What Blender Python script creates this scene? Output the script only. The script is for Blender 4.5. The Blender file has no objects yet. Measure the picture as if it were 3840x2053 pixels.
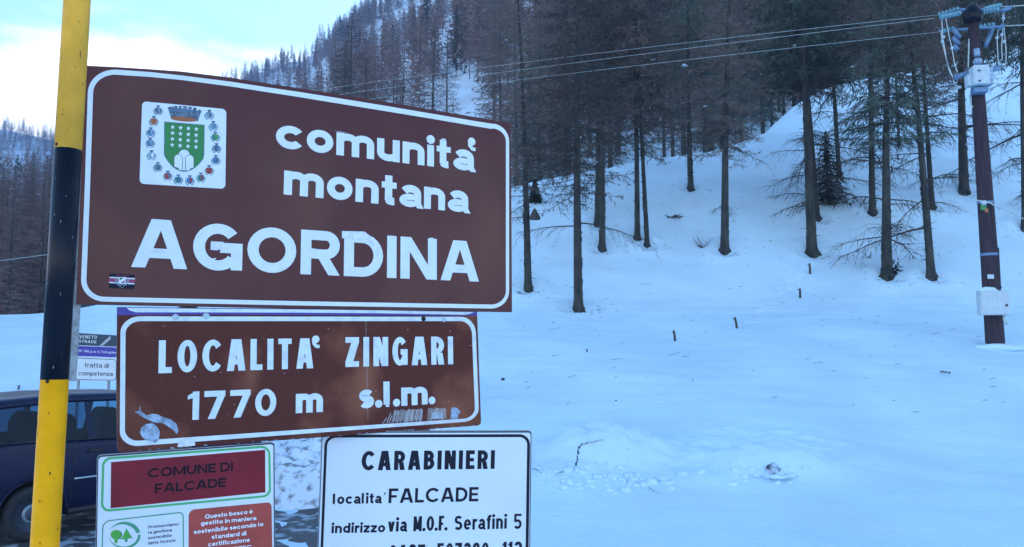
import bpy, math, random
import numpy as np
from mathutils import Vector, noise
from mathutils.geometry import tessellate_polygon

# ------------------------------------------------------------------ camera, sky, sun, exposure
sc = bpy.context.scene
COL = sc.collection
FPX, PITCH, EYE = 3000.0, math.radians(6.0), 2.15      # focal length in photo pixels (3840 wide), look-up angle, eye height
cam = bpy.data.cameras.new('camera')
cam.sensor_width = 36.0
cam.lens = 36.0 * FPX / 3840.0
cam.clip_start = 0.05
cam.clip_end = 5000.0
cam_o = bpy.data.objects.new('camera', cam)
cam_o.location = (0, 0, EYE)
cam_o.rotation_euler = (math.radians(90) + PITCH, 0, 0)
COL.objects.link(cam_o)
sc.camera = cam_o

SUN_EL, SUN_AZ = math.radians(11), math.radians(4)     # azimuth measured from +Y towards +X: behind the mountain
world = bpy.data.worlds.new('World')
sc.world = world
world.use_nodes = True
wt = world.node_tree
for n in list(wt.nodes):
    wt.nodes.remove(n)
w_out = wt.nodes.new('ShaderNodeOutputWorld')
w_bg = wt.nodes.new('ShaderNodeBackground')
w_bg.inputs['Strength'].default_value = 0.15
sky = wt.nodes.new('ShaderNodeTexSky')
sky.sky_type = 'NISHITA'
sky.sun_disc = False
sky.sun_elevation = SUN_EL
sky.sun_rotation = SUN_AZ
sky.altitude = 1770
sky.air_density = 1.0
sky.dust_density = 0.6
sky.ozone_density = 1.6
tc = wt.nodes.new('ShaderNodeTexCoord')
sep = wt.nodes.new('ShaderNodeSeparateXYZ')
wt.links.new(tc.outputs['Generated'], sep.inputs[0])
mp = wt.nodes.new('ShaderNodeMapping')
mp.inputs['Scale'].default_value = (1.0, 1.0, 3.2)
mp.inputs['Location'].default_value = (0.35, 0.2, 0.0)
wt.links.new(tc.outputs['Generated'], mp.inputs[0])
nz = wt.nodes.new('ShaderNodeTexNoise')
nz.inputs['Scale'].default_value = 2.1
nz.inputs['Detail'].default_value = 7
nz.inputs['Roughness'].default_value = 0.52
wt.links.new(mp.outputs[0], nz.inputs['Vector'])
# cloud cover = noise + bank that is thick near the horizon
m1 = wt.nodes.new('ShaderNodeMath'); m1.operation = 'MULTIPLY_ADD'
m1.inputs[1].default_value = -1.9; m1.inputs[2].default_value = 0.66
wt.links.new(sep.outputs['Z'], m1.inputs[0])
m2 = wt.nodes.new('ShaderNodeMath'); m2.operation = 'ADD'
wt.links.new(m1.outputs[0], m2.inputs[0]); 
m3 = wt.nodes.new('ShaderNodeMath'); m3.operation = 'MULTIPLY_ADD'
m3.inputs[1].default_value = 1.5; m3.inputs[2].default_value = -0.75
wt.links.new(nz.outputs[0], m3.inputs[0])
wt.links.new(m3.outputs[0], m2.inputs[1])
mr = wt.nodes.new('ShaderNodeMapRange')
mr.interpolation_type = 'SMOOTHSTEP'
mr.inputs['From Min'].default_value = 0.02
mr.inputs['From Max'].default_value = 0.22
wt.links.new(m2.outputs[0], mr.inputs['Value'])
mx = wt.nodes.new('ShaderNodeMix'); mx.data_type = 'RGBA'
mx.inputs['B'].default_value = (5.0, 5.3, 5.3, 1)
wt.links.new(mr.outputs[0], mx.inputs['Factor'])
tint = wt.nodes.new('ShaderNodeMix'); tint.data_type = 'RGBA'; tint.blend_type = 'MULTIPLY'
tint.inputs['Factor'].default_value = 1.0; tint.inputs['B'].default_value = (0.88, 1.05, 1.10, 1)
wt.links.new(sky.outputs[0], tint.inputs['A'])
wt.links.new(tint.outputs['Result'], mx.inputs['A'])
wt.links.new(mx.outputs['Result'], w_bg.inputs['Color'])
wt.links.new(w_bg.outputs[0], w_out.inputs['Surface'])

sun = bpy.data.lights.new('sun', 'SUN')
sun.energy = 2.5
sun.angle = math.radians(0.5)
sun.color = (1.0, 0.93, 0.82)
sun_o = bpy.data.objects.new('sun', sun)
sun_o.rotation_euler = (Vector((math.sin(SUN_AZ) * math.cos(SUN_EL), math.cos(SUN_AZ) * math.cos(SUN_EL), math.sin(SUN_EL)))).to_track_quat('Z', 'Y').to_euler()
COL.objects.link(sun_o)

sc.view_settings.view_transform = 'Standard'
sc.view_settings.look = 'None'
sc.view_settings.exposure = 1.98
sc.view_settings.gamma = 1
sc.view_settings.use_curve_mapping = False

rng = random.Random(7)
npr = np.random.RandomState(11)
D2R = math.pi / 180

# ------------------------------------------------------------------ photo geometry helpers
CP, SP = math.cos(PITCH), math.sin(PITCH)
def ray(px, py):
    u = (px - 1920) / FPX; v = (1026.5 - py) / FPX
    return Vector((u, CP - v * SP, SP + v * CP))
def tan_az(px, py=1026):
    d = ray(px, py); return d.x / d.y
def tan_el(py):
    v = (1026.5 - py) / FPX
    return (SP + v * CP) / (CP - v * SP)
CAM = Vector((0, 0, EYE))
def at(px, py, Y):
    d = ray(px, py); return CAM + d * (Y / d.y)
def sstep(x, a, b):
    t = np.clip((x - a) / (b - a), 0, 1); return t * t * (3 - 2 * t)

# ------------------------------------------------------------------ object helpers
def tag(o, label=None, cat=None, group=None, kind=None):
    if label: o['label'] = label
    if cat: o['category'] = cat
    if group: o['group'] = group
    if kind: o['kind'] = kind
    return o
def thing(name, label, cat, loc=(0, 0, 0), group=None):
    o = bpy.data.objects.new(name, None); COL.objects.link(o)
    o.location = loc; o.empty_display_size = 0.2
    return tag(o, label, cat, group)
class MB:
    def __init__(s): s.v = []; s.f = []; s.mi = []
    def add(s, vs, fs, mi=0):
        b = len(s.v); s.v.extend([tuple(p) for p in vs])
        s.f.extend([tuple(i + b for i in f) for f in fs]); s.mi.extend([mi] * len(fs))
    def box(s, c, size, ax=None, mi=0):
        ax = ax or (Vector((1, 0, 0)), Vector((0, 1, 0)), Vector((0, 0, 1)))
        c = Vector(c); h = [ax[i] * (size[i] / 2) for i in range(3)]
        vs = [c + h[0] * i + h[1] * j + h[2] * k for i in (-1, 1) for j in (-1, 1) for k in (-1, 1)]
        s.add(vs, [(0, 1, 3, 2), (4, 6, 7, 5), (0, 4, 5, 1), (2, 3, 7, 6), (0, 2, 6, 4), (1, 5, 7, 3)], mi)
    def tube(s, pts, rad, n=8, caps=True, mi=0):
        pts = [Vector(p) for p in pts]; k = len(pts)
        if not isinstance(rad, (list, tuple)): rad = [rad] * k
        vs = []; fs = []
        t0 = (pts[1] - pts[0]).normalized()
        ref = Vector((0, 0, 1)) if abs(t0.z) < 0.9 else Vector((1, 0, 0))
        for i in range(k):
            t = (pts[min(i + 1, k - 1)] - pts[max(i - 1, 0)])
            if t.length < 1e-9: t = t0
            t.normalize()
            x = ref - t * ref.dot(t); x.normalize(); y = t.cross(x)
            for j in range(n):
                a = 2 * math.pi * j / n
                vs.append(pts[i] + (x * math.cos(a) + y * math.sin(a)) * rad[i])
        for i in range(k - 1):
            for j in range(n):
                a = i * n + j; b = i * n + (j + 1) % n
                fs.append((a, b, b + n, a + n))
        if caps:
            fs.append(tuple(reversed(range(n)))); fs.append(tuple(range((k - 1) * n, k * n)))
        s.add(vs, fs, mi)
    def lathe(s, c, prof, n=16, axis=Vector((0, 0, 1)), mi=0):
        axis = axis.normalized(); c = Vector(c)
        s.tube([c + axis * z + axis * 1e-6 * i for i, (r, z) in enumerate(prof)], [max(r, 1e-4) for r, z in prof], n, True, mi) if False else None
        ref = Vector((0, 0, 1)) if abs(axis.z) < 0.9 else Vector((1, 0, 0))
        x = (ref - axis * ref.dot(axis)).normalized(); y = axis.cross(x)
        vs = []; fs = []
        for r, z in prof:
            for j in range(n):
                a = 2 * math.pi * j / n
                vs.append(c + axis * z + (x * math.cos(a) + y * math.sin(a)) * max(r, 1e-4))
        for i in range(len(prof) - 1):
            for j in range(n):
                a = i * n + j; b = i * n + (j + 1) % n
                fs.append((a, b, b + n, a + n))
        fs.append(tuple(reversed(range(n)))); fs.append(tuple(range((len(prof) - 1) * n, len(prof) * n)))
        s.add(vs, fs, mi)
    def mesh(s, name, mats, smooth=False, origin=None):
        me = bpy.data.meshes.new(name)
        vs = s.v
        if origin is not None:
            o = tuple(origin); vs = [(x - o[0], y - o[1], z - o[2]) for x, y, z in vs]
        me.from_pydata(vs, [], s.f)
        if not isinstance(mats, (list, tuple)): mats = [mats]
        for m in mats: me.materials.append(m)
        if len(mats) > 1: me.polygons.foreach_set('material_index', s.mi)
        if smooth: me.polygons.foreach_set('use_smooth', [True] * len(s.f))
        me.update()
        return me
    def build(s, name, mats, parent=None, smooth=False, label=None):
        org = parent.matrix_local.translation.copy() if parent else None
        if parent:
            org = Vector(parent.location); q = parent.parent
            while q: org += Vector(q.location); q = q.parent
        me = s.mesh(name, mats, smooth, org)
        o = bpy.data.objects.new(name, me); COL.objects.link(o)
        if parent: o.parent = parent
        if label: o['label'] = label
        return o
def bevel(o, w, seg=2):
    m = o.modifiers.new('bevel', 'BEVEL'); m.width = w; m.segments = seg; m.limit_method = 'ANGLE'; m.angle_limit = 0.6
    return o

# ------------------------------------------------------------------ materials
def mat(name, col, rough=0.6, metal=0.0, var=0.0, vscale=8.0, bump=0.0, bscale=60.0, col2=None, lo=0.4, hi=0.6, detail=5, spec=0.5, coat=0.0, stretch=None, trans=0.0, randv=0.0):
    m = bpy.data.materials.new(name); m.use_nodes = True
    nt = m.node_tree; p = nt.nodes['Principled BSDF']
    c = tuple(col) + (1,)
    p.inputs['Base Color'].default_value = c
    p.inputs['Roughness'].default_value = rough
    p.inputs['Metallic'].default_value = metal
    p.inputs['Specular IOR Level'].default_value = spec
    p.inputs['Coat Weight'].default_value = coat
    if trans: p.inputs['Transmission Weight'].default_value = trans
    t = nt.nodes.new('ShaderNodeTexCoord'); src = t.outputs['Object']
    if stretch:
        g = nt.nodes.new('ShaderNodeMapping'); g.inputs['Scale'].default_value = stretch
        nt.links.new(src, g.inputs[0]); src = g.outputs[0]
    last = None
    if var > 0 or col2 is not None:
        n = nt.nodes.new('ShaderNodeTexNoise'); n.inputs['Scale'].default_value = vscale; n.inputs['Detail'].default_value = detail
        nt.links.new(src, n.inputs['Vector'])
        r = nt.nodes.new('ShaderNodeMapRange'); r.inputs['From Min'].default_value = lo; r.inputs['From Max'].default_value = hi
        nt.links.new(n.outputs[0], r.inputs['Value'])
        x = nt.nodes.new('ShaderNodeMix'); x.data_type = 'RGBA'
        x.inputs['A'].default_value = c
        d = col2 if col2 is not None else [v * (1 - var) for v in col]
        x.inputs['B'].default_value = tuple(d) + (1,)
        nt.links.new(r.outputs[0], x.inputs['Factor'])
        last = x.outputs['Result']
    if randv > 0:
        oi = nt.nodes.new('ShaderNodeObjectInfo')
        h = nt.nodes.new('ShaderNodeHueSaturation')
        q = nt.nodes.new('ShaderNodeMapRange'); q.inputs['To Min'].default_value = 1 - randv; q.inputs['To Max'].default_value = 1 + randv
        nt.links.new(oi.outputs['Random'], q.inputs['Value'])
        nt.links.new(q.outputs[0], h.inputs['Value'])
        if last: nt.links.new(last, h.inputs['Color'])
        else: h.inputs['Color'].default_value = c
        last = h.outputs[0]
    if last: nt.links.new(last, p.inputs['Base Color'])
    if bump > 0:
        n2 = nt.nodes.new('ShaderNodeTexNoise'); n2.inputs['Scale'].default_value = bscale; n2.inputs['Detail'].default_value = 6
        nt.links.new(src, n2.inputs['Vector'])
        b = nt.nodes.new('ShaderNodeBump'); b.inputs['Strength'].default_value = bump; b.inputs['Distance'].default_value = 0.02
        nt.links.new(n2.outputs[0], b.inputs['Height']); nt.links.new(b.outputs[0], p.inputs['Normal'])
    return m
M = {}
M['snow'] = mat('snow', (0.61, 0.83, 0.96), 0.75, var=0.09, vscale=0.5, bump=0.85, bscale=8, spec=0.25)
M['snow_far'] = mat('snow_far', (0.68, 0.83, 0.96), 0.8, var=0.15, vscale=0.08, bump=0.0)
M['snow_dirty'] = mat('snow_dirty', (0.68, 0.80, 0.92), 0.8, col2=(0.20, 0.22, 0.25), vscale=7, lo=0.50, hi=0.66, bump=0.9, bscale=14)
M['asphalt'] = mat('asphalt', (0.055, 0.06, 0.068), 0.6, col2=(0.35, 0.42, 0.5), vscale=3.4, lo=0.52, hi=0.60, bump=0.7, bscale=40, detail=8)
M['brown'] = mat('brown_film', (0.078, 0.019, 0.024), 0.30, col2=(0.120, 0.044, 0.036), lo=.44, hi=.72, detail=3, vscale=1.9, spec=0.22, bump=0.10, bscale=1.6)  # lighter mottling in the base colour imitates glare on the panel
M['brown_old'] = mat('brown_faded', (0.088, 0.020, 0.014), 0.55, col2=(0.26, 0.090, 0.050), vscale=3.4, lo=0.50, hi=0.70, detail=8, spec=0.22)
M['white_film'] = mat('white_film', (0.70, 0.78, 0.84), 0.5, var=0.05, vscale=30)
M['white_old'] = mat('white_film_worn', (0.66, 0.76, 0.84), 0.55, var=0.22, vscale=26, lo=0.45, hi=0.75)
M['white_panel'] = mat('white_panel', (0.66, 0.74, 0.79), 0.42, var=0.05, vscale=3)
M['black'] = mat('black_film', (0.005, 0.006, 0.020), 0.55, spec=0.25)
M['navy_text'] = mat('navy_text', (0.014, 0.02, 0.06), 0.5)
M['purple'] = mat('violet_band', (0.045, 0.035, 0.28), 0.45)
M['foil'] = mat('bare_aluminium', (0.33, 0.46, 0.62), 0.42, metal=0.3, var=0.5, vscale=40)
M['foil_light'] = mat('peeled_film', (0.72, 0.80, 0.84), 0.35, var=0.2, vscale=60)
M['edge'] = mat('panel_edge', (0.05, 0.055, 0.09), 0.5, metal=0.4, var=0.4, vscale=50)
M['galv'] = mat('galvanised_steel', (0.32, 0.37, 0.40), 0.55, metal=0.55, var=0.3, vscale=60, bump=0.1, bscale=80)
M['yellow'] = mat('yellow_paint', (0.98, 0.44, 0.004), 0.45, var=0.10, vscale=14, bump=0.06, bscale=220, spec=0.15)
M['yellow_hazed'] = mat('flare_hazed_yellow_paint', (0.94, 0.46, 0.05), 0.5, var=0.12, vscale=18, bump=0.10, bscale=220, spec=0.2)  # upper band's yellow, with the haze of light flare mixed into its colour
M['pole_black'] = mat('black_paint', (0.003, 0.006, 0.014), 0.32, bump=0.04, bscale=160, spec=0.22)
M['green_frame'] = mat('green_print', (0.07, 0.40, 0.14), 0.5)
M['green_thin'] = mat('teal_green_print', (0.05, 0.29, 0.17), 0.5)
M['red_block'] = mat('maroon_print', (0.21, 0.016, 0.030), 0.55, spec=0.2, var=0.18, vscale=12)
M['rust_block'] = mat('rust_red_print', (0.40, 0.070, 0.055), 0.55, spec=0.25, var=0.15, vscale=14)
M['dark_red_text'] = mat('faded_black_text', (0.008, 0.004, 0.012), 0.6, spec=0.2)
M['shield_green'] = mat('shield_green', (0.004, 0.20, 0.045), 0.45)
M['grey_print'] = mat('slate_print', (0.045, 0.085, 0.13), 0.5, col2=(0.12, 0.2, 0.28), vscale=90)
M['blue_print'] = mat('blue_print', (0.06, 0.20, 0.38), 0.5, var=0.4, vscale=120)
M['pale_print'] = mat('pale_blue_print', (0.2, 0.38, 0.5), 0.5, var=0.4, vscale=120)
M['teal_print'] = mat('teal_print', (0.03, 0.2, 0.2), 0.5, var=0.4, vscale=120)
M['red_print'] = mat('red_print', (0.28, 0.03, 0.035), 0.5, var=0.3, vscale=120)
M['orange_print'] = mat('orange_print', (0.33, 0.10, 0.035), 0.5)
M['leaf_green'] = mat('leaf_green_print', (0.06, 0.36, 0.04), 0.5)
M['dark_teal'] = mat('dark_teal_panel', (0.015, 0.045, 0.085), 0.45, var=0.2, vscale=9)
M['blue_panel'] = mat('blue_violet_panel', (0.045, 0.03, 0.32), 0.45)
M['magenta'] = mat('magenta_print', (0.30, 0.02, 0.09), 0.5)
M['bark'] = mat('bark', (0.056, 0.058, 0.052), 0.9, col2=(0.018, 0.022, 0.023), vscale=5, lo=0.35, hi=0.65, bump=1.0, bscale=22, stretch=(1, 1, 0.35), randv=0.25)
M['branch'] = mat('dead_branch', (0.040, 0.034, 0.030), 0.9)
M['larch'] = mat('larch_twigs', (0.165, 0.105, 0.095), 0.9, col2=(0.085, 0.070, 0.068), vscale=0.45, lo=0.38, hi=0.62, randv=0.6)
M['larch_near'] = mat('larch_twigs_near', (0.150, 0.110, 0.098), 0.9, col2=(0.070, 0.078, 0.070), vscale=0.5, lo=0.40, hi=0.60, randv=0.65)
M['spruce'] = mat('spruce_needles', (0.065, 0.090, 0.072), 0.85, col2=(0.030, 0.048, 0.042), vscale=0.8, lo=0.4, hi=0.6, randv=0.65)
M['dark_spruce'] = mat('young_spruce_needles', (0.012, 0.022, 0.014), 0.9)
M['pole_wood'] = mat('tarred_wood', (0.062, 0.046, 0.058), 0.85, col2=(0.026, 0.020, 0.028), vscale=7, lo=.35, hi=.7, stretch=(6, 6, 0.25), bump=0.9, bscale=14, spec=.2)
M['insulator'] = mat('glass_insulator', (0.12, 0.30, 0.38), 0.2, spec=0.6)
M['light_grey'] = mat('light_grey_paint', (0.46, 0.57, 0.62), 0.5, var=0.1, vscale=12)
M['blue_steel'] = mat('blue_grey_steel', (0.12, 0.22, 0.36), 0.5, metal=0.2)
M['cable'] = mat('aluminium_cable', (0.42, 0.50, 0.50), 0.5)
M['pale_cable'] = mat('pale_green_cable', (0.42, 0.55, 0.52), 0.6)
M['tag_green'] = mat('green_tag', (0.02, 0.22, 0.06), 0.5)
M['tag_orange'] = mat('orange_tag', (0.4, 0.12, 0.03), 0.5)
M['wood_stake'] = mat('weathered_wood', (0.075, 0.070, 0.060), 0.9, var=0.4, vscale=30)
M['rock'] = mat('rock', (0.07, 0.075, 0.085), 0.9, var=0.5, vscale=12, bump=0.6, bscale=14)
M['twig'] = mat('fallen_twigs', (0.07, 0.065, 0.06), 0.9)
M['car'] = mat('dark_blue_car_paint', (0.003, 0.007, 0.040), 0.35, coat=0.08, spec=.3, var=0.2, vscale=3)
M['car_trim'] = mat('black_car_trim', (0.012, 0.014, 0.022), 0.5)
M['chrome'] = mat('bright_trim', (0.5, 0.6, 0.65), 0.25, metal=0.6)
M['tyre'] = mat('tyre_rubber', (0.020, 0.024, 0.032), 0.8, var=0.3, vscale=20)
M['rim'] = mat('steel_rim', (0.045, 0.06, 0.085), 0.45, metal=0.3)
M['hub'] = mat('hub_cap_metal', (0.22, 0.28, 0.33), 0.4, metal=0.5)
M['seat'] = mat('dark_seat_fabric', (0.010, 0.013, 0.022), 0.9)
gl = bpy.data.materials.new('car_glass'); gl.use_nodes = True
_nt = gl.node_tree; _p = _nt.nodes['Principled BSDF']; _o = _nt.nodes['Material Output']
_tr = _nt.nodes.new('ShaderNodeBsdfTransparent'); _tr.inputs[0].default_value = (0.42, 0.62, 0.72, 1)
_g = _nt.nodes.new('ShaderNodeBsdfGlossy'); _g.inputs['Roughness'].default_value = 0.03
_f = _nt.nodes.new('ShaderNodeFresnel'); _f.inputs[0].default_value = 1.5
_m = _nt.nodes.new('ShaderNodeMixShader')
_nt.links.new(_f.outputs[0], _m.inputs[0]); _nt.links.new(_tr.outputs[0], _m.inputs[1]); _nt.links.new(_g.outputs[0], _m.inputs[2])
_nt.links.new(_m.outputs[0], _o.inputs['Surface'])
M['glass'] = gl
gt = gl.copy(); gt.name = 'car_glass_tinted'
[n for n in gt.node_tree.nodes if n.type == 'BSDF_TRANSPARENT'][0].inputs[0].default_value = (0.16, 0.25, 0.34, 1)
M['glass_tinted'] = gt

# ------------------------------------------------------------------ terrain
ZR_Y = np.array([0, 3, 5, 7, 9, 11, 13, 15, 17, 21, 25, 28, 29.7, 32, 35, 42, 50, 60, 80.])
ZR_Z = np.array([.25, .28, .35, .45, .75, 1.15, 1.6, 2.05, 2.45, 3.5, 5.6, 7.72, 8.77, 10.28, 12.02, 16.66, 22.1, 29, 42.])
ZL_Y = np.array([0, 3, 5, 12, 13.5, 16, 20, 25, 30, 40, 80.])
ZL_Z = np.array([.12, .08, 0, 0, .30, .95, 1.9, 2.95, 3.75, 4.6, 8.])
YC_A = np.array([-2, -1, -.65, -.27, 0, .13, .27, .325, .36, .394, .46, .56, .69, 1.2, 2])
YC_Y = np.array([30, 30, 30, 29, 28, 29.7, 32, 34.2, 37.5, 40, 42.5, 45, 51, 60, 60.])
R_A = np.array([-2, -1, -.65, -.5, -.35, -.2, 0, .3, 1.2])
R_R = np.array([750, 750, 750, 720, 640, 450, 320, 230, 200.])
SK = [(-1500, 380), (-600, 420), (0, 492), (210, 530), (400, 520), (700, 400), (880, 318), (1000, 260), (1150, 215), (1250, 135), (1430, 30), (1700, -140), (2200, -350), (3000, -500), (4200, -520), (9000, -520)]
SK_A = np.array([tan_az(x, y) for x, y in SK]); SK_T = np.array([tan_el(y) for x, y in SK])
def yl(Y, xs, zs):   # smooth-ish interpolation
    return (np.interp(Y - .7, xs, zs) + np.interp(Y, xs, zs) + np.interp(Y + .7, xs, zs)) / 3
def height(a, Y):
    a = np.asarray(a, float); Y = np.asarray(Y, float)
    yc = np.interp(a, YC_A, YC_Y)
    wn = sstep(a, -.24, -.03); wf = sstep(a, -.62, .04)
    k = sstep(Y, 12, 26)
    w = wn * (1 - k) + wf * k
    Yn = np.minimum(Y, yc + 1.5)
    zn = yl(Yn, ZL_Y, ZL_Z) * (1 - w) + yl(Yn, ZR_Y, ZR_Z) * w
    d = np.maximum(Y - yc - .5, 0)
    zn = zn - np.minimum(0.05 * d * d, 0.45 * d)
    R = np.interp(a, R_A, R_R); t = np.interp(a, SK_A, SK_T)
    zR = EYE + R * t
    yv = yc + 9
    zc = zn
    s = np.clip((Y - yv) / (R - yv), 0, 1)
    zv = yl(yc, ZL_Y, ZL_Z) * (1 - wf) + yl(yc, ZR_Y, ZR_Z) * wf - 3.0
    zm = zv + (zR - zv) * s ** 1.12 - 0.35 * np.maximum(Y - R, 0)
    kk = sstep(Y, yc + 4, yc + 14)
    return np.maximum(zn, -3) * (1 - kk) + np.maximum(zm, -1) * kk
DOMES = [(1.16, 9.85, .66, .50, .27, 1.6), (.55, 9.2, .40, .3, .08, 1), (3.05, 9.55, .62, .36, .20, 1.3), (2.1, 9.1, .5, .25, .06, 1), (3.9, 9.9, .8, .5, .07, 1)]
def bumps(x, y):
    """relief of the snow in the foreground"""
    a = x / max(y, 1)
    n = noise.noise((x * .16, y * .16, 3)) * .18 + noise.noise((x * .5, y * .42, 9)) * .075
    n += noise.noise((x * .9 + y * .5, y * 2.2, 5)) * .02
    h = n * min(1, max(0, (y - 4) / 6)) * (1 if a > -.1 else .5)
    # ploughed ridge with lumps running across the slope foot
    rid = math.exp(-((y - (9.6 + .15 * x)) / .75) ** 2) * (1 if .3 < x < 4.6 else 0) * min(1, max(0, (x - .2) * 2)) * min(1, max(0, (4.6 - x)))
    if rid > .01:
        h += rid * (.03 + .10 * abs(noise.noise((x * 2.2, y * 2.2, 1))) + .03 * noise.noise((x * 7, y * 7, 2)))
    if 7.5 < y < 13:
        for cx, cy, rx, ry, hh, p_ in DOMES:
            q = ((x - cx) / rx) ** 2 + ((y - cy) / ry) ** 2
            if q < 6: h += hh * math.exp(-q ** p_) * (1 + .12 * noise.noise((x * 5, y * 5, 7)))
    if USEW[0]:
        for cx, cy, rr in WELLS:
            q = ((x - cx) ** 2 + (y - cy) ** 2) / (rr * rr)
            if q < 8: h += -.13 * math.exp(-q * 1.6) + .05 * math.exp(-(math.sqrt(q) - 1.5) ** 2 * 3)
        for cx, cy in TRACK:
            q = ((x - cx) ** 2 + (y - cy) ** 2) / .012
            if q < 9: h += -.045 * math.exp(-q) + .012 * math.exp(-(math.sqrt(q) - 1.7) ** 2 * 4)
    return h
# (base px x, y, trunk width px, kind, crown-start px y, dead branches, lean, label)
near = [
 (1981, 1084, 34, 'larch_near', 12, 'slim larch just right of the big brown sign, a dark cone on its trunk'),
 (2169, 1162, 42, 'larch_near', 12, 'tallest larch in front, its foot lowest of all trees on the slope'),
 (2258, 934, 30, 'larch_near', 4, 'dark tree standing close in front of another trunk, right of the foremost larch'),
 (2239, 841, 26, 'spruce_near', 3, 'tree half hidden behind the trunk right of the foremost larch'),
 (2390, 895, 27, 'larch_near', 3, 'left one of two slim trunks standing close together mid slope'),
 (2427, 922, 22, 'larch_near', 3, 'right and thinner one of two slim trunks standing close together mid slope'),
 (2590, 710, 27, 'spruce_near', 3, 'curved trunk near the crest of the slope, leaning left'),
 (2717, 942, 37, 'larch_near', 14, 'straight dark trunk alone in the middle of the slope'),
 (3045, 951, 46, 'spruce_near', 26, 'thick trunk with many dead branches to its left'),
 (3065, 820, 25, 'spruce_near', 12, 'thinner trunk just behind the thick trunk with many dead branches'),
 (3147, 656, 22, 'larch_near', 5, 'slender trunk behind the dark young spruce'),
 (3272, 800, 30, 'larch_near', 20, 'trunk with low dead branches sweeping left, beside the widest trunk'),
 (3325, 1037, 48, 'spruce_near', 20, 'widest trunk on the slope with a dark burr at its foot'),
 (3371, 546, 13, 'larch_near', 2, 'very thin distant trunk high on the open snow'),
 (3493, 1040, 36, 'larch_near', 12, 'tall pale trunk left of the utility pole, nearest to it'),
 (3496, 779, 25, 'larch_near', 4, 'trunk right behind the tall pale one left of the utility pole'),
 (3615, 722, 42, 'spruce_near', 20, 'dark flared trunk with broken branches behind the utility pole'),
 (3846, 860, 34, 'spruce_near', 16, 'trunk at the right edge of the view behind the utility pole'),
]
WELLS = []; TRACK = []; USEW = [False]
def ground(x, y, b=True):
    a = x / y
    z = float(height(a, y))
    return z + (bumps(x, y) if (b and y < 60) else 0)
def hit(px, py, y0=3.5, y1=70):
    d = ray(px, py); prev = y0; Y = y0
    while Y < y1:
        p = CAM + d * (Y / d.y)
        if p.z <= ground(p.x, p.y):
            lo, hi_ = prev, Y
            for _ in range(12):
                m_ = (lo + hi_) / 2; p = CAM + d * (m_ / d.y)
                if p.z <= ground(p.x, p.y): hi_ = m_
                else: lo = m_
            return CAM + d * (hi_ / d.y)
        prev = Y; Y += .25 + Y * .01
    return CAM + d * (y1 / d.y)

for px_, py_, w_, k__, n__, l__ in near:
    p_ = hit(px_, py_); WELLS.append((p_.x, p_.y, w_ / FPX * p_.y / 2 + .22))
for i_ in range(12, 26):       # a line of old footprints climbing past the stakes
    t_ = i_ / 25; p_ = hit(2600 + 470 * t_ + (8 if i_ % 2 else -8), 1500 - 520 * t_ ** .8 + 6 * math.sin(i_ * 2.1)); TRACK.append((p_.x, p_.y))
for i_ in range(0):
    t_ = i_ / 13; p_ = hit(3200 + 380 * t_ + (9 if i_ % 2 else -9), 1180 + 60 * t_ ); TRACK.append((p_.x, p_.y))
USEW[0] = True
def grid_mesh(name, A, YY, zf, mat_, kind, label=None, smooth=True):
    na, ny = len(A), len(YY)
    vs = np.zeros((ny, na, 3))
    AA, Y2 = np.meshgrid(A, YY)
    vs[..., 0] = AA * Y2; vs[..., 1] = Y2; vs[..., 2] = zf(AA, Y2)
    idx = np.arange(na * ny).reshape(ny, na)
    q = np.stack([idx[:-1, :-1], idx[:-1, 1:], idx[1:, 1:], idx[1:, :-1]], -1).reshape(-1, 4)
    me = bpy.data.meshes.new(name)
    me.vertices.add(na * ny); me.vertices.foreach_set('co', vs.reshape(-1))
    me.loops.add(len(q) * 4); me.loops.foreach_set('vertex_index', q.reshape(-1).astype('i'))
    me.polygons.add(len(q)); me.polygons.foreach_set('loop_start', np.arange(0, len(q) * 4, 4, dtype='i')); me.polygons.foreach_set('loop_total', np.full(len(q), 4, 'i'))
    me.polygons.foreach_set('use_smooth', np.full(len(q), smooth))
    me.materials.append(mat_); me.update(calc_edges=True)
    o = bpy.data.objects.new(name, me); COL.objects.link(o)
    tag(o, label, None, None, kind)
    return o
A_near = np.concatenate([np.linspace(-2.2, -.78, 40)[:-1], np.linspace(-.78, -.02, 130)[:-1], np.linspace(-.02, .68, 400)[:-1], np.linspace(.68, .85, 30), np.linspace(.85, 2.4, 40)[1:]])
Y_near = np.concatenate([np.geomspace(1.6, 7, 40)[:-1], np.linspace(7, 13, 150)[:-1], np.linspace(13, 28, 190)[:-1], np.geomspace(28, 66, 110)])
def znear(AA, Y2):
    z = height(AA, Y2)
    b = np.zeros_like(z)
    for i in range(z.shape[0]):
        for j in range(z.shape[1]):
            if Y2[i, j] < 60: b[i, j] = bumps(AA[i, j] * Y2[i, j], Y2[i, j]) * min(1, (62 - Y2[i, j]) / 5)
    return z + b
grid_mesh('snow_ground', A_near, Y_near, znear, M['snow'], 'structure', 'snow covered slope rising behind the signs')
def zfar(AA, Y2):
    z = height(AA, Y2); b = np.zeros_like(z)
    for i in range(z.shape[0]):
        for j in range(z.shape[1]):
            Y = Y2[i, j]
            if Y > 66.5: b[i, j] = min(1, (Y - 66) / 30) * (noise.noise((AA[i, j] * Y * .02, Y * .02, 4)) * 6 + noise.noise((AA[i, j] * Y * .07, Y * .07, 8)) * 2.2)
    return z + b
A_far = np.concatenate([np.linspace(-1.1, -.85, 12)[:-1], np.linspace(-.85, .95, 200), np.linspace(.95, 1.3, 12)[1:]])
Y_far = np.geomspace(66, 800, 110)
grid_mesh('mountainside', A_far, Y_far, zfar, M['snow_far'], 'structure', 'steep snowy mountainside under the larch forest')
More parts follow.
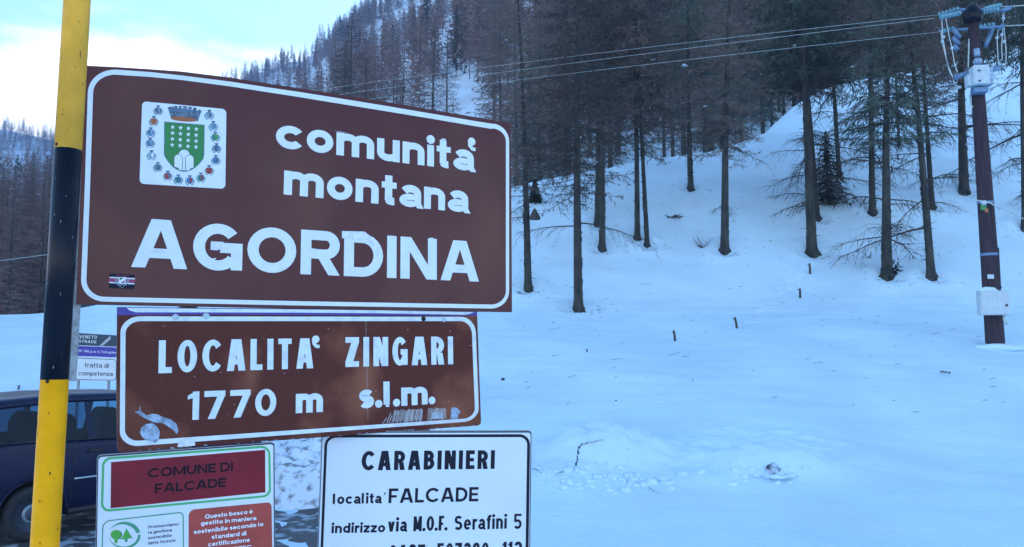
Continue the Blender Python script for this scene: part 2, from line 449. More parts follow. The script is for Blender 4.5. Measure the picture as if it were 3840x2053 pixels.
# the ground on the camera's own side and behind it
b = MB(); n_ = 48
rings = [0.0, 3, 10, 40, 90, 160]
vs = [(0, 0, -.12)]; fs = []
for r in rings[1:]:
    for j in range(n_):
        t_ = 2 * math.pi * j / n_
        vs.append((r * math.cos(t_), r * math.sin(t_) - 0.0, -.12 - (0.02 * r if math.sin(t_) > 0 else -0.02 * max(0, r - 8) * -math.sin(t_) * 2.2)))
for j in range(n_): fs.append((0, 1 + j, 1 + (j + 1) % n_))
for i in range(len(rings) - 2):
    for j in range(n_):
        p = 1 + i * n_ + j; q = 1 + i * n_ + (j + 1) % n_
        fs.append((p, p + n_, q + n_, q))
b.add(vs, fs); tag(b.build('snow_field', M['snow'], None, True), 'snow field on the near side of the road', None, None, 'structure')

# road: asphalt sheet with packed snow on it
hd = Vector((math.sin(33 * D2R), math.cos(33 * D2R), 0)); hl = Vector((-hd.y, hd.x, 0))
car_c = at(120, 1950, 9.6); car_c.z = 0.0      # under the rear wheel
def road_z(x, y): return max(0.0, ground(x, y, False)) + .02
b = MB()
S_ = np.linspace(-14, 9, 90); L_ = np.linspace(-2.4, 5.0, 34)
pts = {}
fs = []; vs = []
for i, s_ in enumerate(S_):
    for j, l_ in enumerate(L_):
        p = car_c + hd * s_ + hl * (l_ - .6)
        yy = max(p.y, .5)
        base = ground(p.x, yy, True) if abs(p.x / yy) < 2.2 else 0
        n = noise.noise((p.x * .8, p.y * .8, 2)) * .035
        vs.append((p.x, p.y, min(base, .25) + .012 + n + .03 * (noise.noise((p.x * 3, p.y * 3, 6)))))
nl = len(L_)
for i in range(len(S_) - 1):
    for j in range(nl - 1):
        fs.append((i * nl + j, (i + 1) * nl + j, (i + 1) * nl + j + 1, i * nl + j + 1))
b.add(vs, fs); tag(b.build('road', M['asphalt'], None, True), 'asphalt road patched with packed snow under the minivan', None, None, 'structure')

# ------------------------------------------------------------------ trees
def tri_strip(b, p, d, w, up, mi=0):
    """one thin tapering triangle"""
    s = d.cross(up)
    if s.length < 1e-6: s = Vector((1, 0, 0))
    s.normalize(); s *= w / 2
    b.add([p - s, p + s, p + d], [(0, 1, 2)], mi)
def rv(r): return Vector((r.uniform(-1, 1), r.uniform(-1, 1), r.uniform(-1, 1)))
def make_trunk(r, H, r0, sides=9, wob=.12):
    b = MB(); k = 14; pts = [Vector((0, 0, -.35)), Vector((0, 0, 0)), Vector((0, 0, .16)), Vector((0, 0, .42))]; rad = [r0 * 1.9, r0 * 1.38, r0 * 1.15, r0 * 1.03]
    for i in range(1, k):
        t = (i / (k - 1)) ** 1.2
        pts.append(Vector((math.sin(t * 5 + r.random() * .8) * wob * t, math.cos(t * 4) * wob * t, t * H)))
        rad.append(max(.012, r0 * (1 - t * .93) * r.uniform(.97, 1.03)))
    b.tube(pts, rad, sides)
    if sides > 6:
        for _ in range(34):      # broken stubs
            t = r.random() * .5; a = r.random() * 6.283; d = Vector((math.cos(a), math.sin(a), r.uniform(-.3, .3)))
            c = Vector((0, 0, .5 + t * H)); rr = r0 * (1 - t * .93)
            b.tube([c + d * rr * .7, c + d * (rr + r.uniform(.05, .28))], [.014, .006], 4, False)
        for k_ in range(5):      # roots
            a = k_ * 1.257 + r.random() * .6; d = Vector((math.cos(a), math.sin(a), 0))
            b.tube([d * r0 * .6 + Vector((0, 0, .22)), d * r0 * 1.25 + Vector((0, 0, .03)), d * r0 * 1.9 - Vector((0, 0, .12))], [r0 * .42, r0 * .34, r0 * .2], 6, False)
    # shards of bark
    for _ in range(70 if sides > 6 else 0):
        t = r.random() ** 1.6 * .55; a = r.random() * 6.283; rr = r0 * (1 - (t) * .93)
        i = t * H
        c = Vector((math.cos(a) * rr, math.sin(a) * rr, i)); n_ = Vector((math.cos(a), math.sin(a), 0)); tt = Vector((-n_.y, n_.x, 0))
        w = rr * r.uniform(.2, .4); h = r.uniform(.08, .25)
        b.add([c - tt * w, c + tt * w, c + tt * w * .8 + Vector((0, 0, h)) + n_ * .012, c - tt * w * .8 + Vector((0, 0, h)) + n_ * .02], [(0, 1, 2, 3)])
    return b
def make_crown(r, H, cs, Lmax, nb, nt, ns, tw, sw, droop=.3, kind='larch', br=.018):
    """limbs with side twigs and short shoots, gaps between them"""
    b = MB()
    for i in range(nb):
        f = (i + r.random()) / nb
        z = H * (cs + (1 - cs) * f ** .9)
        az = i * 2.4 + r.uniform(-.5, .5)
        env = (1 - f) ** .75 * .9 + .1 if kind != 'larch' else ((1 - f) ** .6 * (0.65 + .35 * min(1, f * 5)) + .06)
        L = Lmax * env * r.uniform(.55, 1.12)
        dirh = Vector((math.cos(az), math.sin(az), 0))
        up0 = r.uniform(-.05, .3) - droop * (1 - f)
        pts = []; p = Vector((0, 0, z)) + dirh * .03
        k = 5
        for j in range(k):
            pts.append(p.copy())
            q = j / (k - 1)
            slope = up0 - droop * .8 * q + (.55 * q * q if kind == 'spruce' or r.random() < .5 else .2 * q)
            p = p + (dirh + Vector((0, 0, slope)) + rv(r) * .10).normalized() * (L / (k - 1))
        r1 = br * (L / Lmax) ** .5
        b.tube(pts, [r1 * (1 - .8 * j / (k - 1)) for j in range(k)], 3, False)
        n1 = max(2, int(nt * L / Lmax + .5))
        for j in range(n1):
            q = (j + r.random()) / n1; q = .12 + .88 * q
            sgm = min(k - 2, int(q * (k - 1))); fr = q * (k - 1) - sgm
            pp = pts[sgm].lerp(pts[sgm + 1], fr)
            side = dirh.cross(Vector((0, 0, 1))) * (1 if j % 2 else -1)
            tl = L * r.uniform(.16, .38) * (1.15 - .6 * q)
            if kind == 'spruce':
                d = (side * .8 + dirh * .7 + Vector((0, 0, -.25 - .6 * r.random()))).normalized() * tl
            else:
                d = (side * .75 + dirh * .6 + Vector((0, 0, r.uniform(-.75, .35)))).normalized() * tl
            d += rv(r) * tl * .25
            tri_strip(b, pp, d, tw, rv(r))
            for m in range(ns):
                q2 = (m + r.random()) / ns
                p2 = pp + d * q2
                if kind == 'spruce':
                    d2 = (rv(r) * .55 + Vector((0, 0, -.55)) + d.normalized() * .5) * tl * r.uniform(.25, .55)
                else:
                    d2 = (rv(r) + d.normalized() * .4 + Vector((0, 0, -.15))) * tl * r.uniform(.2, .5)
                tri_strip(b, p2, d2, sw * r.uniform(.6, 1.3), rv(r))
    return b
def make_dead(r, L, n=16):
    """a bare arching lower branch with drooping twigs, built along +X"""
    b = MB(); pts = []; p = Vector((0, 0, 0)); k = 6
    for j in range(k):
        pts.append(p.copy()); q = j / (k - 1)
        p = p + (Vector((1, 0, .12 - .62 * q + .25 * q * q)) + rv(r) * .12).normalized() * (L / (k - 1))
    b.tube(pts, [.024 * (1 - .85 * j / (k - 1)) * (L / 2) ** .5 + .002 for j in range(k)], 4, False)
    for j in range(n):
        q = .15 + .85 * (j + r.random()) / n
        s = min(k - 2, int(q * (k - 1))); pp = pts[s].lerp(pts[s + 1], q * (k - 1) - s)
        d = Vector((r.uniform(.3, .9), r.choice((-1, 1)) * r.uniform(.3, .9), r.uniform(-.7, .15))).normalized() * L * r.uniform(.16, .42)
        m_ = pp + d * .55 + Vector((0, 0, -.03)); e = pp + d + Vector((0, 0, -.12 * L * r.random()))
        b.tube([pp, m_, e], [.007, .005, .002], 3, False)
        for _ in range(9):
            q3 = r.random(); p3 = pp.lerp(e, q3)
            tri_strip(b, p3, (Vector((r.uniform(-.2, .8), r.uniform(-.8, .8), r.uniform(-.9, .1)))) * L * .13, .008, rv(r))
    return b
tr = random.Random(5)
protos = {}
def proto(key, H, r0, cs, Lmax, nb, nt, ns, tw, sw, droop, kind, mcrown, sides=9, br=.018):
    t = make_trunk(tr, H, r0, sides, .12 * H / 15).mesh(key + '_trunk', M['bark'], True)
    c = make_crown(tr, H, cs, Lmax, nb, nt, ns, tw, sw, droop, kind, br).mesh(key + '_crown', mcrown)
    protos.setdefault(key, []).append((t, c, H, r0))
for i in range(3):
    proto('larch_near', 17, .20, .27 - .02 * i, 2.8, 195, 15, 12, .018, .026, .26, 'larch', M['larch_near'], 10, .022)
for i in range(2):
    proto('spruce_near', 17, .21, .42 - .03 * i, 2.7, 200, 15, 15, .022, .038, .30, 'spruce', M['spruce'], 10, .022)
for i in range(2):
    proto('larch_high', 17, .20, .38 + .05 * i, 2.7, 190, 15, 13, .018, .026, .20, 'larch', M['larch_near'], 10, .022)
    proto('spruce_high', 17, .21, .38 + .05 * i, 2.5, 170, 15, 15, .022, .038, .22, 'spruce', M['spruce'], 10, .022)
for i in range(4):
    proto('larch_mid', 15, .18, .17, 2.6, 160, 11, 8, .034, .042, .25, 'larch', M['larch'], 7, .03)
for i in range(3):
    proto('spruce_mid', 14, .18, .06, 2.4, 150, 10, 9, .045, .075, .4, 'spruce', M['spruce'], 7, .03)
dead = [make_dead(tr, L, 17).mesh('dead_branch', M['branch']) for L in (1.6, 2.1, 2.6, 1.2)]

def place_tree(key, vi, p, H, rot, name, label, group=None, lean=(0, 0), rscale=None, ndead=0, deadspan=(.12, .4), seed=0, trunkpart=True, cat='tree'):
    t, c, H0, r0 = protos[key][vi % len(protos[key])]
    s = H / H0
    e = thing(name, label, cat, p, group)
    e.rotation_euler = (lean[0], lean[1], rot)
    rs = rscale if rscale else s
    o1 = bpy.data.objects.new('trunk', t); COL.objects.link(o1); o1.parent = e; o1.scale = (rs, rs, s)
    o2 = bpy.data.objects.new('crown', c); COL.objects.link(o2); o2.parent = e; o2.scale = (s, s, s)
    r = random.Random(seed)
    for k in range(ndead):
        o = bpy.data.objects.new('dead_branch', dead[r.randrange(4)]); COL.objects.link(o); o.parent = e
        z = H * r.uniform(*deadspan)
        o.location = (0, 0, z); o.rotation_euler = (r.uniform(-.3, .3), r.uniform(-.1, .25), k * 2.4 + r.random())
        q = r.uniform(.6, 1.35) * (1 if p.x > 7 else .55); o.scale = (q, q, q)
    return e
near_pts = []; SNOWY = []
for i, (px, py, w, kind, nd, lab) in enumerate(near):
    if px > 3060: kind = kind.replace('near', 'high')
    p = hit(px, py); dist = p.y
    rr = w / FPX * dist / 2 / 1.12
    H = (tan_el(-260) + (i % 3) * .06) * dist + EYE - p.z
    H = max(H, 9)
    name = 'larch_tree' if kind.startswith('larch') else 'spruce_tree'
    t0 = protos[kind][i % len(protos[kind])]
    rs = rr / t0[3] * .93
    e = place_tree(kind, i, p - Vector((0, 0, .02)), H, i * 1.3, name, lab, 'trees standing on the snowy slope', (rng.uniform(-.02, .02), (-.03 if px > 2500 else -.014) + rng.uniform(-.018, .012)), rs, nd, ((.17, .40) if px < 2300 else (.10, .52)), i)
    near_pts.append((p.x, p.y)); SNOWY.append((p.x, p.y, p.z, H))
print('near tree depth', [round(q[1], 1) for q in near_pts])

# mid and far forest
def proj(p):
    d = Vector(p) - CAM; f = d.y * CP + d.z * SP; v = -d.y * SP + d.z * CP
    return 1920 + FPX * d.x / f, 1026.5 - FPX * v / f
cands = []
cr = random.Random(21)
tries = 0
while len(cands) < 4300 and tries < 90000:
    tries += 1
    a = cr.uniform(-.78, .80)
    R = float(np.interp(a, R_A, R_R)) + 12; y0 = float(np.interp(a, YC_A, YC_Y)) + 2.5
    Y = y0 + (R - y0) * cr.random() ** .56
    x = a * Y
    nn = noise.noise((x * .03, Y * .03, 2)) + .5 * noise.noise((x * .09, Y * .09, 5))
    px = 1920 + FPX * a
    gap = .10 if px < 2000 else -.45
    if px < 400: gap = .12 if Y > 250 else -.15
    if px > 2300: gap = -.30
    if Y < 85 and px > 1900 and cr.random() < .5: continue
    if px < 400 and Y < 260: gap = -2
    if nn < gap * (1 if Y > 70 else 2) and cr.random() < .86: continue
    cands.append((a, Y, x, nn))
# hand-placed landmark trees beyond the crest: (px, top py, depth, kind, label)
marks = [
 (1312, 18, 75, 'larch_mid', 'big bare larch rising left of centre above the brown sign'),
 (1622, 45, 80, 'larch_mid', 'big bare larch above the right end of the brown sign'),
 (1545, 330, 70, 'larch_mid', 'shorter larch between the two big bare larches above the sign'),
 (1935, -60, 52, 'larch_mid', 'bare larch with curved limbs against the upper snow patch'),
 (2130, -300, 44, 'larch_mid', 'tall brown larch behind the crest over the foremost trunk'),
 (2510, 15, 110, 'spruce_mid', 'narrow dark spruce poking out among the brown larches'),
 (1790, 20, 180, 'spruce_mid', 'small dark spruce on the snowy gap high on the mountain'),
 (1700, 30, 230, 'spruce_mid', 'dark pointed spruce high on the mountainside near the skyline'),
 (65, 640, 36, 'larch_mid', 'larch at the foot of the left hill standing on the snow edge'),
 (180, 700, 40, 'larch_mid', 'larch on the left hill beside the striped pole'),
 (2480, 560, 31.8, 'spruce_mid', 'low dark spruce on the crest behind the two slim trunks'),
 (2760, 480, 36, 'spruce_mid', 'snow dusted spruce just beyond the crest'),
]
for px, top, Y, kind, lab in marks:
    a = tan_az(px, 600); x = a * Y; z = ground(x, Y, Y < 60)
    H = EYE + tan_el(top) * Y - z
    place_tree(kind, rng.randrange(4), (x, Y, z - .1), H, rng.random() * 6, 'larch_tree' if 'larch' in kind else 'spruce_tree', lab, 'forest trees on the mountainside')
for i_ in range(70):
    a = cr.uniform(-.76, -.50); Y = cr.uniform(33, 75); cands.append((a, Y, a * Y, 0))
cands.sort(key=lambda c: c[1])
n_ind = 0; rest = []
for a, Y, x, nn in cands:
    z = float(height(a, Y))
    if Y > 66.5: z += min(1, (Y - 66) / 30) * (noise.noise((x * .02, Y * .02, 4)) * 6 + noise.noise((x * .07, Y * .07, 8)) * 2.2)
    spr = cr.random() < (.10 if a < .05 else .30 if a < .3 else .5)
    H = cr.uniform(10, 16.5) * (1 if Y < 120 else .92)
    if Y < 46 and a > .2: H = cr.uniform(12, 18)
    if a < -.40 and Y < 260:
        H = max(4.5, min(H, tan_el(cr.uniform(590, 760) if Y < 70 else cr.uniform(540, 640)) * Y + EYE - z))
    px, pt = proj((x, Y, z + H))
    infr = -60 < px < 3900
    if infr and n_ind < 268 and Y < 400:
        kind = 'spruce_mid' if spr else 'larch_mid'
        if Y < 60 and a > .15: kind = 'spruce_near' if spr else 'larch_near'
        where, gr = (('on the left hill beyond the striped pole', 'left hill') if px < 310 else ('hidden behind the big brown sign', 'wood behind the signs') if (px < 1915 and pt > 300) else
                     ('on the mountain above the big brown sign', 'mountain above the sign') if px < 1915 else ('just beyond the snow crest right of the signs', 'wood beyond the crest, left part') if px < 2800 else ('in the wood at the upper right behind the utility pole', 'wood at the upper right'))
        place_tree(kind, cr.randrange(8), (x, Y, z - .15), H, cr.random() * 6, 'spruce_tree' if spr else 'larch_tree', ('dark green spruce ' if spr else 'bare brown larch ') + where, ('spruces, ' if spr else 'larches, ') + gr)
        n_ind += 1
        if Y < 75 and a > -.1: SNOWY.append((x, Y, z, H))
    else:
        rest.append((x, Y, z, H, spr))
# the remaining forest, one mass of low-cost trees
def lowtree(r, spr, wf):
    b = MB(); H = 1.0
    b.add([(-.006 * wf, 0, -.02), (.006 * wf, 0, -.02), (0, .008 * wf, -.02), (0, 0, 1)], [(0, 1, 3), (1, 2, 3), (2, 0, 3)])
    n = 105 if not spr else 90
    for i in range(n):
        f = (i + r.random()) / n
        z = .13 + .87 * f; az = r.random() * 6.283
        L = (.19 if not spr else .17) * ((1 - f) ** .7 + .07) * r.uniform(.5, 1.15)
        d = Vector((math.cos(az), math.sin(az), (r.uniform(-.5, .5) if not spr else -.55))) * L
        w = (.014 if not spr else .035) * wf
        tri_strip(b, Vector((0, 0, z)), d, w, Vector((0, 0, 1)) if r.random() < .6 else rv(r))
        for _ in range(2):
            q = r.uniform(.3, .9)
            tri_strip(b, Vector((0, 0, z)) + d * q, rv(r) * L * .5, w, rv(r))
    return np.array(b.v), np.array(b.f)
low = {False: [lowtree(tr, False, 1.0) for _ in range(4)], True: [lowtree(tr, True, 1.0) for _ in range(3)]}
for spr in (False, True):
    V = []; F = []; base = 0
    for (x, Y, z, H, s_) in rest:
        if s_ != spr: continue
        v, f = low[spr][cr.randrange(len(low[spr]))]
        th = cr.random() * 6.283; c_, s2 = math.cos(th), math.sin(th)
        wv = H * cr.uniform(.85, 1.2)
        vv = np.empty_like(v)
        vv[:, 0] = (v[:, 0] * c_ - v[:, 1] * s2) * wv + x; vv[:, 1] = (v[:, 0] * s2 + v[:, 1] * c_) * wv + Y; vv[:, 2] = v[:, 2] * H + z
        V.append(vv); F.append(f + base); base += len(v)
    V = np.concatenate(V); F = np.concatenate(F)
    me = bpy.data.meshes.new('far_forest')
    me.vertices.add(len(V)); me.vertices.foreach_set('co', V.reshape(-1))
    me.loops.add(len(F) * 3); me.loops.foreach_set('vertex_index', F.reshape(-1).astype('i'))
    me.polygons.add(len(F)); me.polygons.foreach_set('loop_start', np.arange(0, len(F) * 3, 3, dtype='i')); me.polygons.foreach_set('loop_total', np.full(len(F), 3, 'i'))
    me.materials.append(M['spruce'] if spr else M['larch']); me.update(calc_edges=True)
    o = bpy.data.objects.new('far_forest', me); COL.objects.link(o)
    tag(o, 'dark spruces scattered through the far mountain forest' if spr else 'bare brown larches covering the far mountainside', 'forest', None, 'stuff')

b = MB(); r = random.Random(77)
for x, y, z, H in SNOWY:
    for _ in range(3 if r.random() < .5 else 1):
        q = r.uniform(.4, 1.8); a = r.uniform(math.pi, 2 * math.pi); zz = z + H * r.uniform(.25, .75); s_ = r.uniform(.03, .11)
        c = Vector((x + q * math.cos(a), y + q * math.sin(a), zz)); n = 6
        vs = [c + Vector((math.cos(t) * s_ * 2 * r.uniform(.6, 1), math.sin(t) * s_ * 1.3, -.25 * s_)) for t in np.linspace(0, 6.283, n + 1)[:-1]] + [c + Vector((0, 0, s_ * .7))]
        b.add(vs, [(i, (i + 1) % n, n) for i in range(n)] + [tuple(reversed(range(n)))])
tag(b.build('snow_clumps', M['snow_far'], None, True), 'small white clumps of snow caught in the branches of the wood', 'snow', None, 'stuff')
# young spruces
def young(px, py, hpx, lab):
    p = hit(px, py); H = hpx / FPX * p.y
    e = thing('young_spruce', lab, 'tree', p, 'young spruces on the slope')
    b = MB(); b.tube([p - Vector((0, 0, .1)), p + Vector((0, 0, H))], [.05, .008], 6); b.build('trunk', M['bark'], e)
    r = random.Random(int(px)); b = MB()
    for i in range(150):
        f = i / 150; z = H * (.02 + .97 * f); az = i * 2.4; L = H * .30 * (1 - f) ** .85 + .04
        d = Vector((math.cos(az), math.sin(az), -.25)) * L * r.uniform(.7, 1.1)
        c = p + Vector((0, 0, z)); tri_strip(b, c, d, .09, Vector((0, 0, 1)))
        for j in range(16):
            q = r.random(); tri_strip(b, c + d * q, (rv(r) + d.normalized() * .6 + Vector((0, 0, -.3))) * L * .28, .045, rv(r))
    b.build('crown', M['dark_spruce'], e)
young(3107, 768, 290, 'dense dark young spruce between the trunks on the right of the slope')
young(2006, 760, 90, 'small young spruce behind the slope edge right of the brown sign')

# ------------------------------------------------------------------ small things on the snow
def stick(px, py, h, dx, lab, w=9):
    p = hit(px, py); s = p.y / FPX
    b = MB(); top = p + Vector((dx * s, .02, h * s))
    b.tube([p - Vector((0, 0, .12)), p.lerp(top, .5) + Vector((.004, 0, 0)), top], [w * s / 2, w * s / 2, w * s / 2.3], 6)
    b.tube([p.lerp(top, .8), p.lerp(top, .8) + Vector((-10 * s, 0, 3 * s))], [w * s * .2, w * s * .1], 4)
    o = b.build('stake', M['wood_stake'], None); tag(o, lab, 'stake', 'wooden stakes in the snow')
stick(3038, 1028, 40, 0, 'grey stake right below the thick trunk with dead branches')
stick(3000, 1118, 36, 2, 'short stake below the uppermost one in the row of footprints')
stick(2765, 1232, 42, -8, 'leaning stake in the middle of the open snow')
stick(2532, 1280, 40, -4, 'stake at the left of the two in the open snow, thick and upright')
stick(2200, 1322, 12, 2, 'tiny stub poking from the snow right of the brown locality sign', 5)
stick(3368, 600, 24, 0, 'small post high on the slope near the thin distant trunk', 6)
stick(3346, 645, 24, 0, 'small post below the highest post on the slope', 6)
stick(66, 1462, 16, 4, 'short stake in the snow at the far left above the minivan', 7)
def lump(b, p, sx, sy, sz, seed, n=10, m=7, rgh=.25):
    vs = []; fs = []
    for i in range(m + 1):
        ph = math.pi * i / m
        for j in range(n):
            th = 2 * math.pi * j / n
            d = Vector((math.sin(ph) * math.cos(th), math.sin(ph) * math.sin(th), math.cos(ph)))
            k = 1 + rgh * noise.noise(d * 1.7 + Vector((seed * 3.1, seed, 0))) * 2
            vs.append(p + Vector((d.x * sx, d.y * sy, d.z * sz)) * k)
    for i in range(m):
        for j in range(n): fs.append((i * n + j, (i + 1) * n + j, (i + 1) * n + (j + 1) % n, i * n + (j + 1) % n))
    b.add(vs, fs)
def rock(px, py, w, h, lab, matn='rock', name='rock', cat='rock', grp=None, Y=None):
    p = hit(px, py) if Y is None else at(px, py, Y); s = p.y / FPX
    b = MB(); lump(b, p + Vector((0, 0, h * s * .25)), w * s / 2, w * s / 2, h * s / 2, px * .1)
    tag(b.build(name, M[matn], None, True), lab, cat, grp)
rock(1886, 1426, 14, 11, 'small dark stone in the snow beside the brown locality sign')
rock(2310, 1504, 7, 6, 'tiny dark pebble on the snow above the snow crack')
# fallen branch (dark debris) and bare shrub
def debris(px, py, wpx, hpx, n, lab, name, cat, rad=.012):
    p = hit(px, py); s = p.y / FPX; r = random.Random(int(px))
    b = MB()
    for i in range(n):
        q = p + Vector((r.uniform(-.5, .5) * wpx * s, r.uniform(-.2, .2), .01))
        d = Vector((r.uniform(-.5, .5) * wpx * s * .9, r.uniform(-.1, .1), r.uniform(.05, 1) * hpx * s))
        b.tube([q, q + d * .5 + rv(r) * .02, q + d], [rad, rad * .8, rad * .3], 4)
    tag(b.build(name, M['twig'], None), lab, cat)
debris(2527, 820, 50, 14, 26, 'dark fallen branch lying half buried in the snow mid slope', 'fallen_branch', 'branch', .022)
debris(3537, 1400, 30, 8, 7, 'small dark twigs in the snow below the utility pole', 'fallen_twigs', 'branch', .010)
debris(3258, 970, 18, 40, 8, 'tiny dark seedling beside the widest trunk', 'seedling', 'shrub', .012)
def shrub(px, py, hpx, lab):
    p = hit(px, py); s = p.y / FPX; b = MB(); r = random.Random(int(px))
    for i in range(12):
        d = Vector((r.uniform(-.8, .8), r.uniform(-.4, .4), r.uniform(.6, 1.1))) * hpx * s
        m_ = p + d * .5 + rv(r) * .03
        b.tube([p, m_, p + d], [.008, .006, .002], 4)
        for _ in range(3): tri_strip(b, m_, rv(r) * hpx * s * .4 + Vector((0, 0, .05)), .008, rv(r))
    tag(b.build('bare_shrub', M['twig'], None), lab, 'shrub')
shrub(2632, 932, 50, 'bare little shrub left of the straight dark trunk')
# dark burr at the foot of the widest trunk, cone on the slim larch
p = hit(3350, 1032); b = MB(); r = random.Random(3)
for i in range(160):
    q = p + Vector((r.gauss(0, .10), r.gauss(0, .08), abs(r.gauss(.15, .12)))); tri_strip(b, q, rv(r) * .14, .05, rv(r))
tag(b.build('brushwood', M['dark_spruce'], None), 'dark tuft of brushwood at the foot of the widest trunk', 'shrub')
p0 = hit(1981, 1084); p = at(2005, 810, p0.y - .15); b = MB()
b.lathe(p, [(.17, -.10), (.15, -.02), (.05, .16), (.01, .22)], 9); b.add([p + Vector((-.2, 0, -.05)), p + Vector((.02, 0, -.02)), p + Vector((0, .1, -.03))], [(0, 1, 2)])
tag(b.build('bird_box', M['wood_stake'], None), 'dark cone shaped box fixed to the slim larch right of the big sign', 'box')
# scattered twigs on the snow
b = MB(); r = random.Random(99)
for i in range(300):
    px = r.uniform(1950, 3820); py = 1560 - 860 * r.random() ** .6
    if py < 700: continue
    p = hit(px, py)
    if p.y > 34: continue
    L = r.uniform(.02, .16) * (1 if r.random() < .8 else 1.8); th = r.uniform(-.5, .5) + (0 if r.random() < .7 else 1.3)
    d = Vector((math.cos(th), math.sin(th) * .5, r.uniform(-.05, .35))) * L
    b.tube([p + Vector((0, 0, .004)), p + d * .5 + Vector((0, 0, .01)), p + d + Vector((0, 0, .004))], [.0045, .0045, .002], 3, False)
for cx, cy, rr in WELLS:
    for i in range(46):
        a = r.random() * 6.283; q = rr * (.6 + 1.6 * r.random() ** 1.5); x_, y_ = cx + math.cos(a) * q, cy + math.sin(a) * q
        d = Vector((math.cos(a + r.uniform(-1, 1)), math.sin(a + r.uniform(-1, 1)), .1)) * r.uniform(.03, .12)
        c_ = Vector((x_, y_, ground(x_, y_) + .006)); b.tube([c_, c_ + d], [.006, .003], 3, False)
tag(b.build('twig_litter', M['twig'], None), 'thin twigs and bark scattered over the snow', 'litter', None, 'stuff')
# snow chunks of the ploughed ridge, the crack and the hollow
b = MB(); r = random.Random(4)
for i in range(190):
    px = r.gauss(2260, 120) if i < 130 else r.uniform(2010, 3050)
    py = (1790 + (px - 2200) * .06 + r.gauss(0, 24)) if px < 2550 else (1790 + r.gauss(0, 26))
    if px < 2010: continue
    p = hit(px, py); s = .010 + .035 * r.random() ** 2 + (.03 if r.random() < .06 else 0)
    lump(b, p + Vector((0, 0, s * .05)), s * r.uniform(.8, 1.6), s, s * r.uniform(.5, .9), i, 7, 5, .3)
tag(b.build('snow_chunks', M['snow'], None, True), 'small broken lumps of ploughed snow', 'snow', None, 'stuff')
def crack(pts, w, lab):
    b = MB(); P = []
    r = random.Random(8)
    for i in range(len(pts) - 1):
        n = 7
        for j in range(n):
            t = j / n; x = pts[i][0] * (1 - t) + pts[i + 1][0] * t + r.uniform(-2, 2); y = pts[i][1] * (1 - t) + pts[i + 1][1] * t + r.uniform(-2, 2)
            P.append(hit(x, y))
    for i in range(len(P) - 1):
        if r.random() < .10: continue
        ww = w * r.uniform(.3, 1.2); dr = (P[i + 1] - P[i]).normalized(); sd = dr.cross(Vector((0, 0, 1))).normalized() * ww / 2
        z = Vector((0, 0, .006))
        b.add([P[i] - sd + z, P[i] + sd + z, P[i + 1] + sd + z, P[i + 1] - sd + z], [(0, 1, 2, 3)])
    tag(b.build('snow_crack', M['rock'], None), lab, None, None, 'structure')
crack([(2085, 1781), (2120, 1768), (2157, 1755), (2165, 1725), (2168, 1690), (2180, 1668), (2222, 1660), (2270, 1648)], .022, 'dark crack winding through the snow right of the white sign')
crack([(1995, 1758), (2010, 1762), (2040, 1778)], .010, 'short crack in the snow touching the white sign edge')
crack([(2410, 1815), (2445, 1838), (2475, 1852)], .009, 'short faint crack right of the snow lumps')
crack([(2345, 1680), (2365, 1692)], .008, 'hairline crack above the snow lumps')
# hollow with dark soil
p = hit(2900, 1775); b = MB(); lump(b, p + Vector((0, .03, .015)), .085, .05, .075, 5, 14, 10, .35)
tag(b.build('soil_patch', mat('soil', (0.07, 0.09, 0.11), .95, col2=(.45, .6, .72), vscale=11, lo=.46, hi=.6, bump=.8, bscale=20), None, True), 'dark hollow in the snow with bare soil showing', None, None, 'structure')
b = MB(); r = random.Random(14)
for i in range(26):
    th = i / 26 * 6.283; q = p + Vector((math.cos(th) * .2 * r.uniform(.9, 1.5), math.sin(th) * .16 * r.uniform(.9, 1.4) + .03, -.02))
    s = r.uniform(.02, .06); lump(b, q, s * 1.6, s, s * .6, i + 50, 10, 7, .3)
tag(b.build('snow_rim', M['snow'], None, True), 'lumpy rim of snow round the dark hollow', 'snow', None, 'stuff')
# snow bank behind the road seen between the two lower signs
def bank(x0, x1, ya, yb):
    b = MB(); nx, ny = 110, 60; vs = []; fs = []
    for i in range(nx + 1):
        for j in range(ny + 1):
            x = x0 + (x1 - x0) * i / nx; y = ya + (yb - ya) * j / ny
            e = math.sin(math.pi * j / ny) ** .8 * min(1, i / 8, (nx - i) / 8)
            n = noise.noise((x * 1.3, y * 1.3, 0)) * .22 + abs(noise.noise((x * 4, y * 4, 3))) * .16 + noise.noise((x * 11, y * 11, 6)) * .05
            vs.append((x, y, ground(x, y, False) - .06 + e * (.62 + n)))
    for i in range(nx):
        for j in range(ny): fs.append((i * (ny + 1) + j, (i + 1) * (ny + 1) + j, (i + 1) * (ny + 1) + j + 1, i * (ny + 1) + j + 1))
    b.add(vs, fs); tag(b.build('snow_bank', M['snow_dirty'], None, False), 'dirty ploughed snow bank beyond the road between the lower signs', None, None, 'structure')
bank(-5.0, -.8, 11.6, 14.2)
# snowy boulders on the mountainside
def hit_far(px, py):
    d = ray(px, py); Y = 70.0
    while Y < 600:
        p = CAM + d * (Y / d.y)
        if p.z <= float(height(p.x / Y, Y)) + 1.5: return p
        Y += 1.5
    return p
for px, py, w, lab in [(2027, 224, 30, 'snow covered boulder above the highest of the three wires'), (2612, 125, 30, 'snow covered boulder high in the dark larches'), (2664, 117, 18, 'smaller snow covered boulder right of the larger one')]:
    p = hit_far(px, py); s = p.y / FPX
    b = MB(); lump(b, p, w * s / 2, w * s / 2, w * s * .42, px * .1, 10, 7, .3)
    tag(b.build('boulder', M['snow_far'], None, True), lab, 'boulder', 'snow covered boulders')

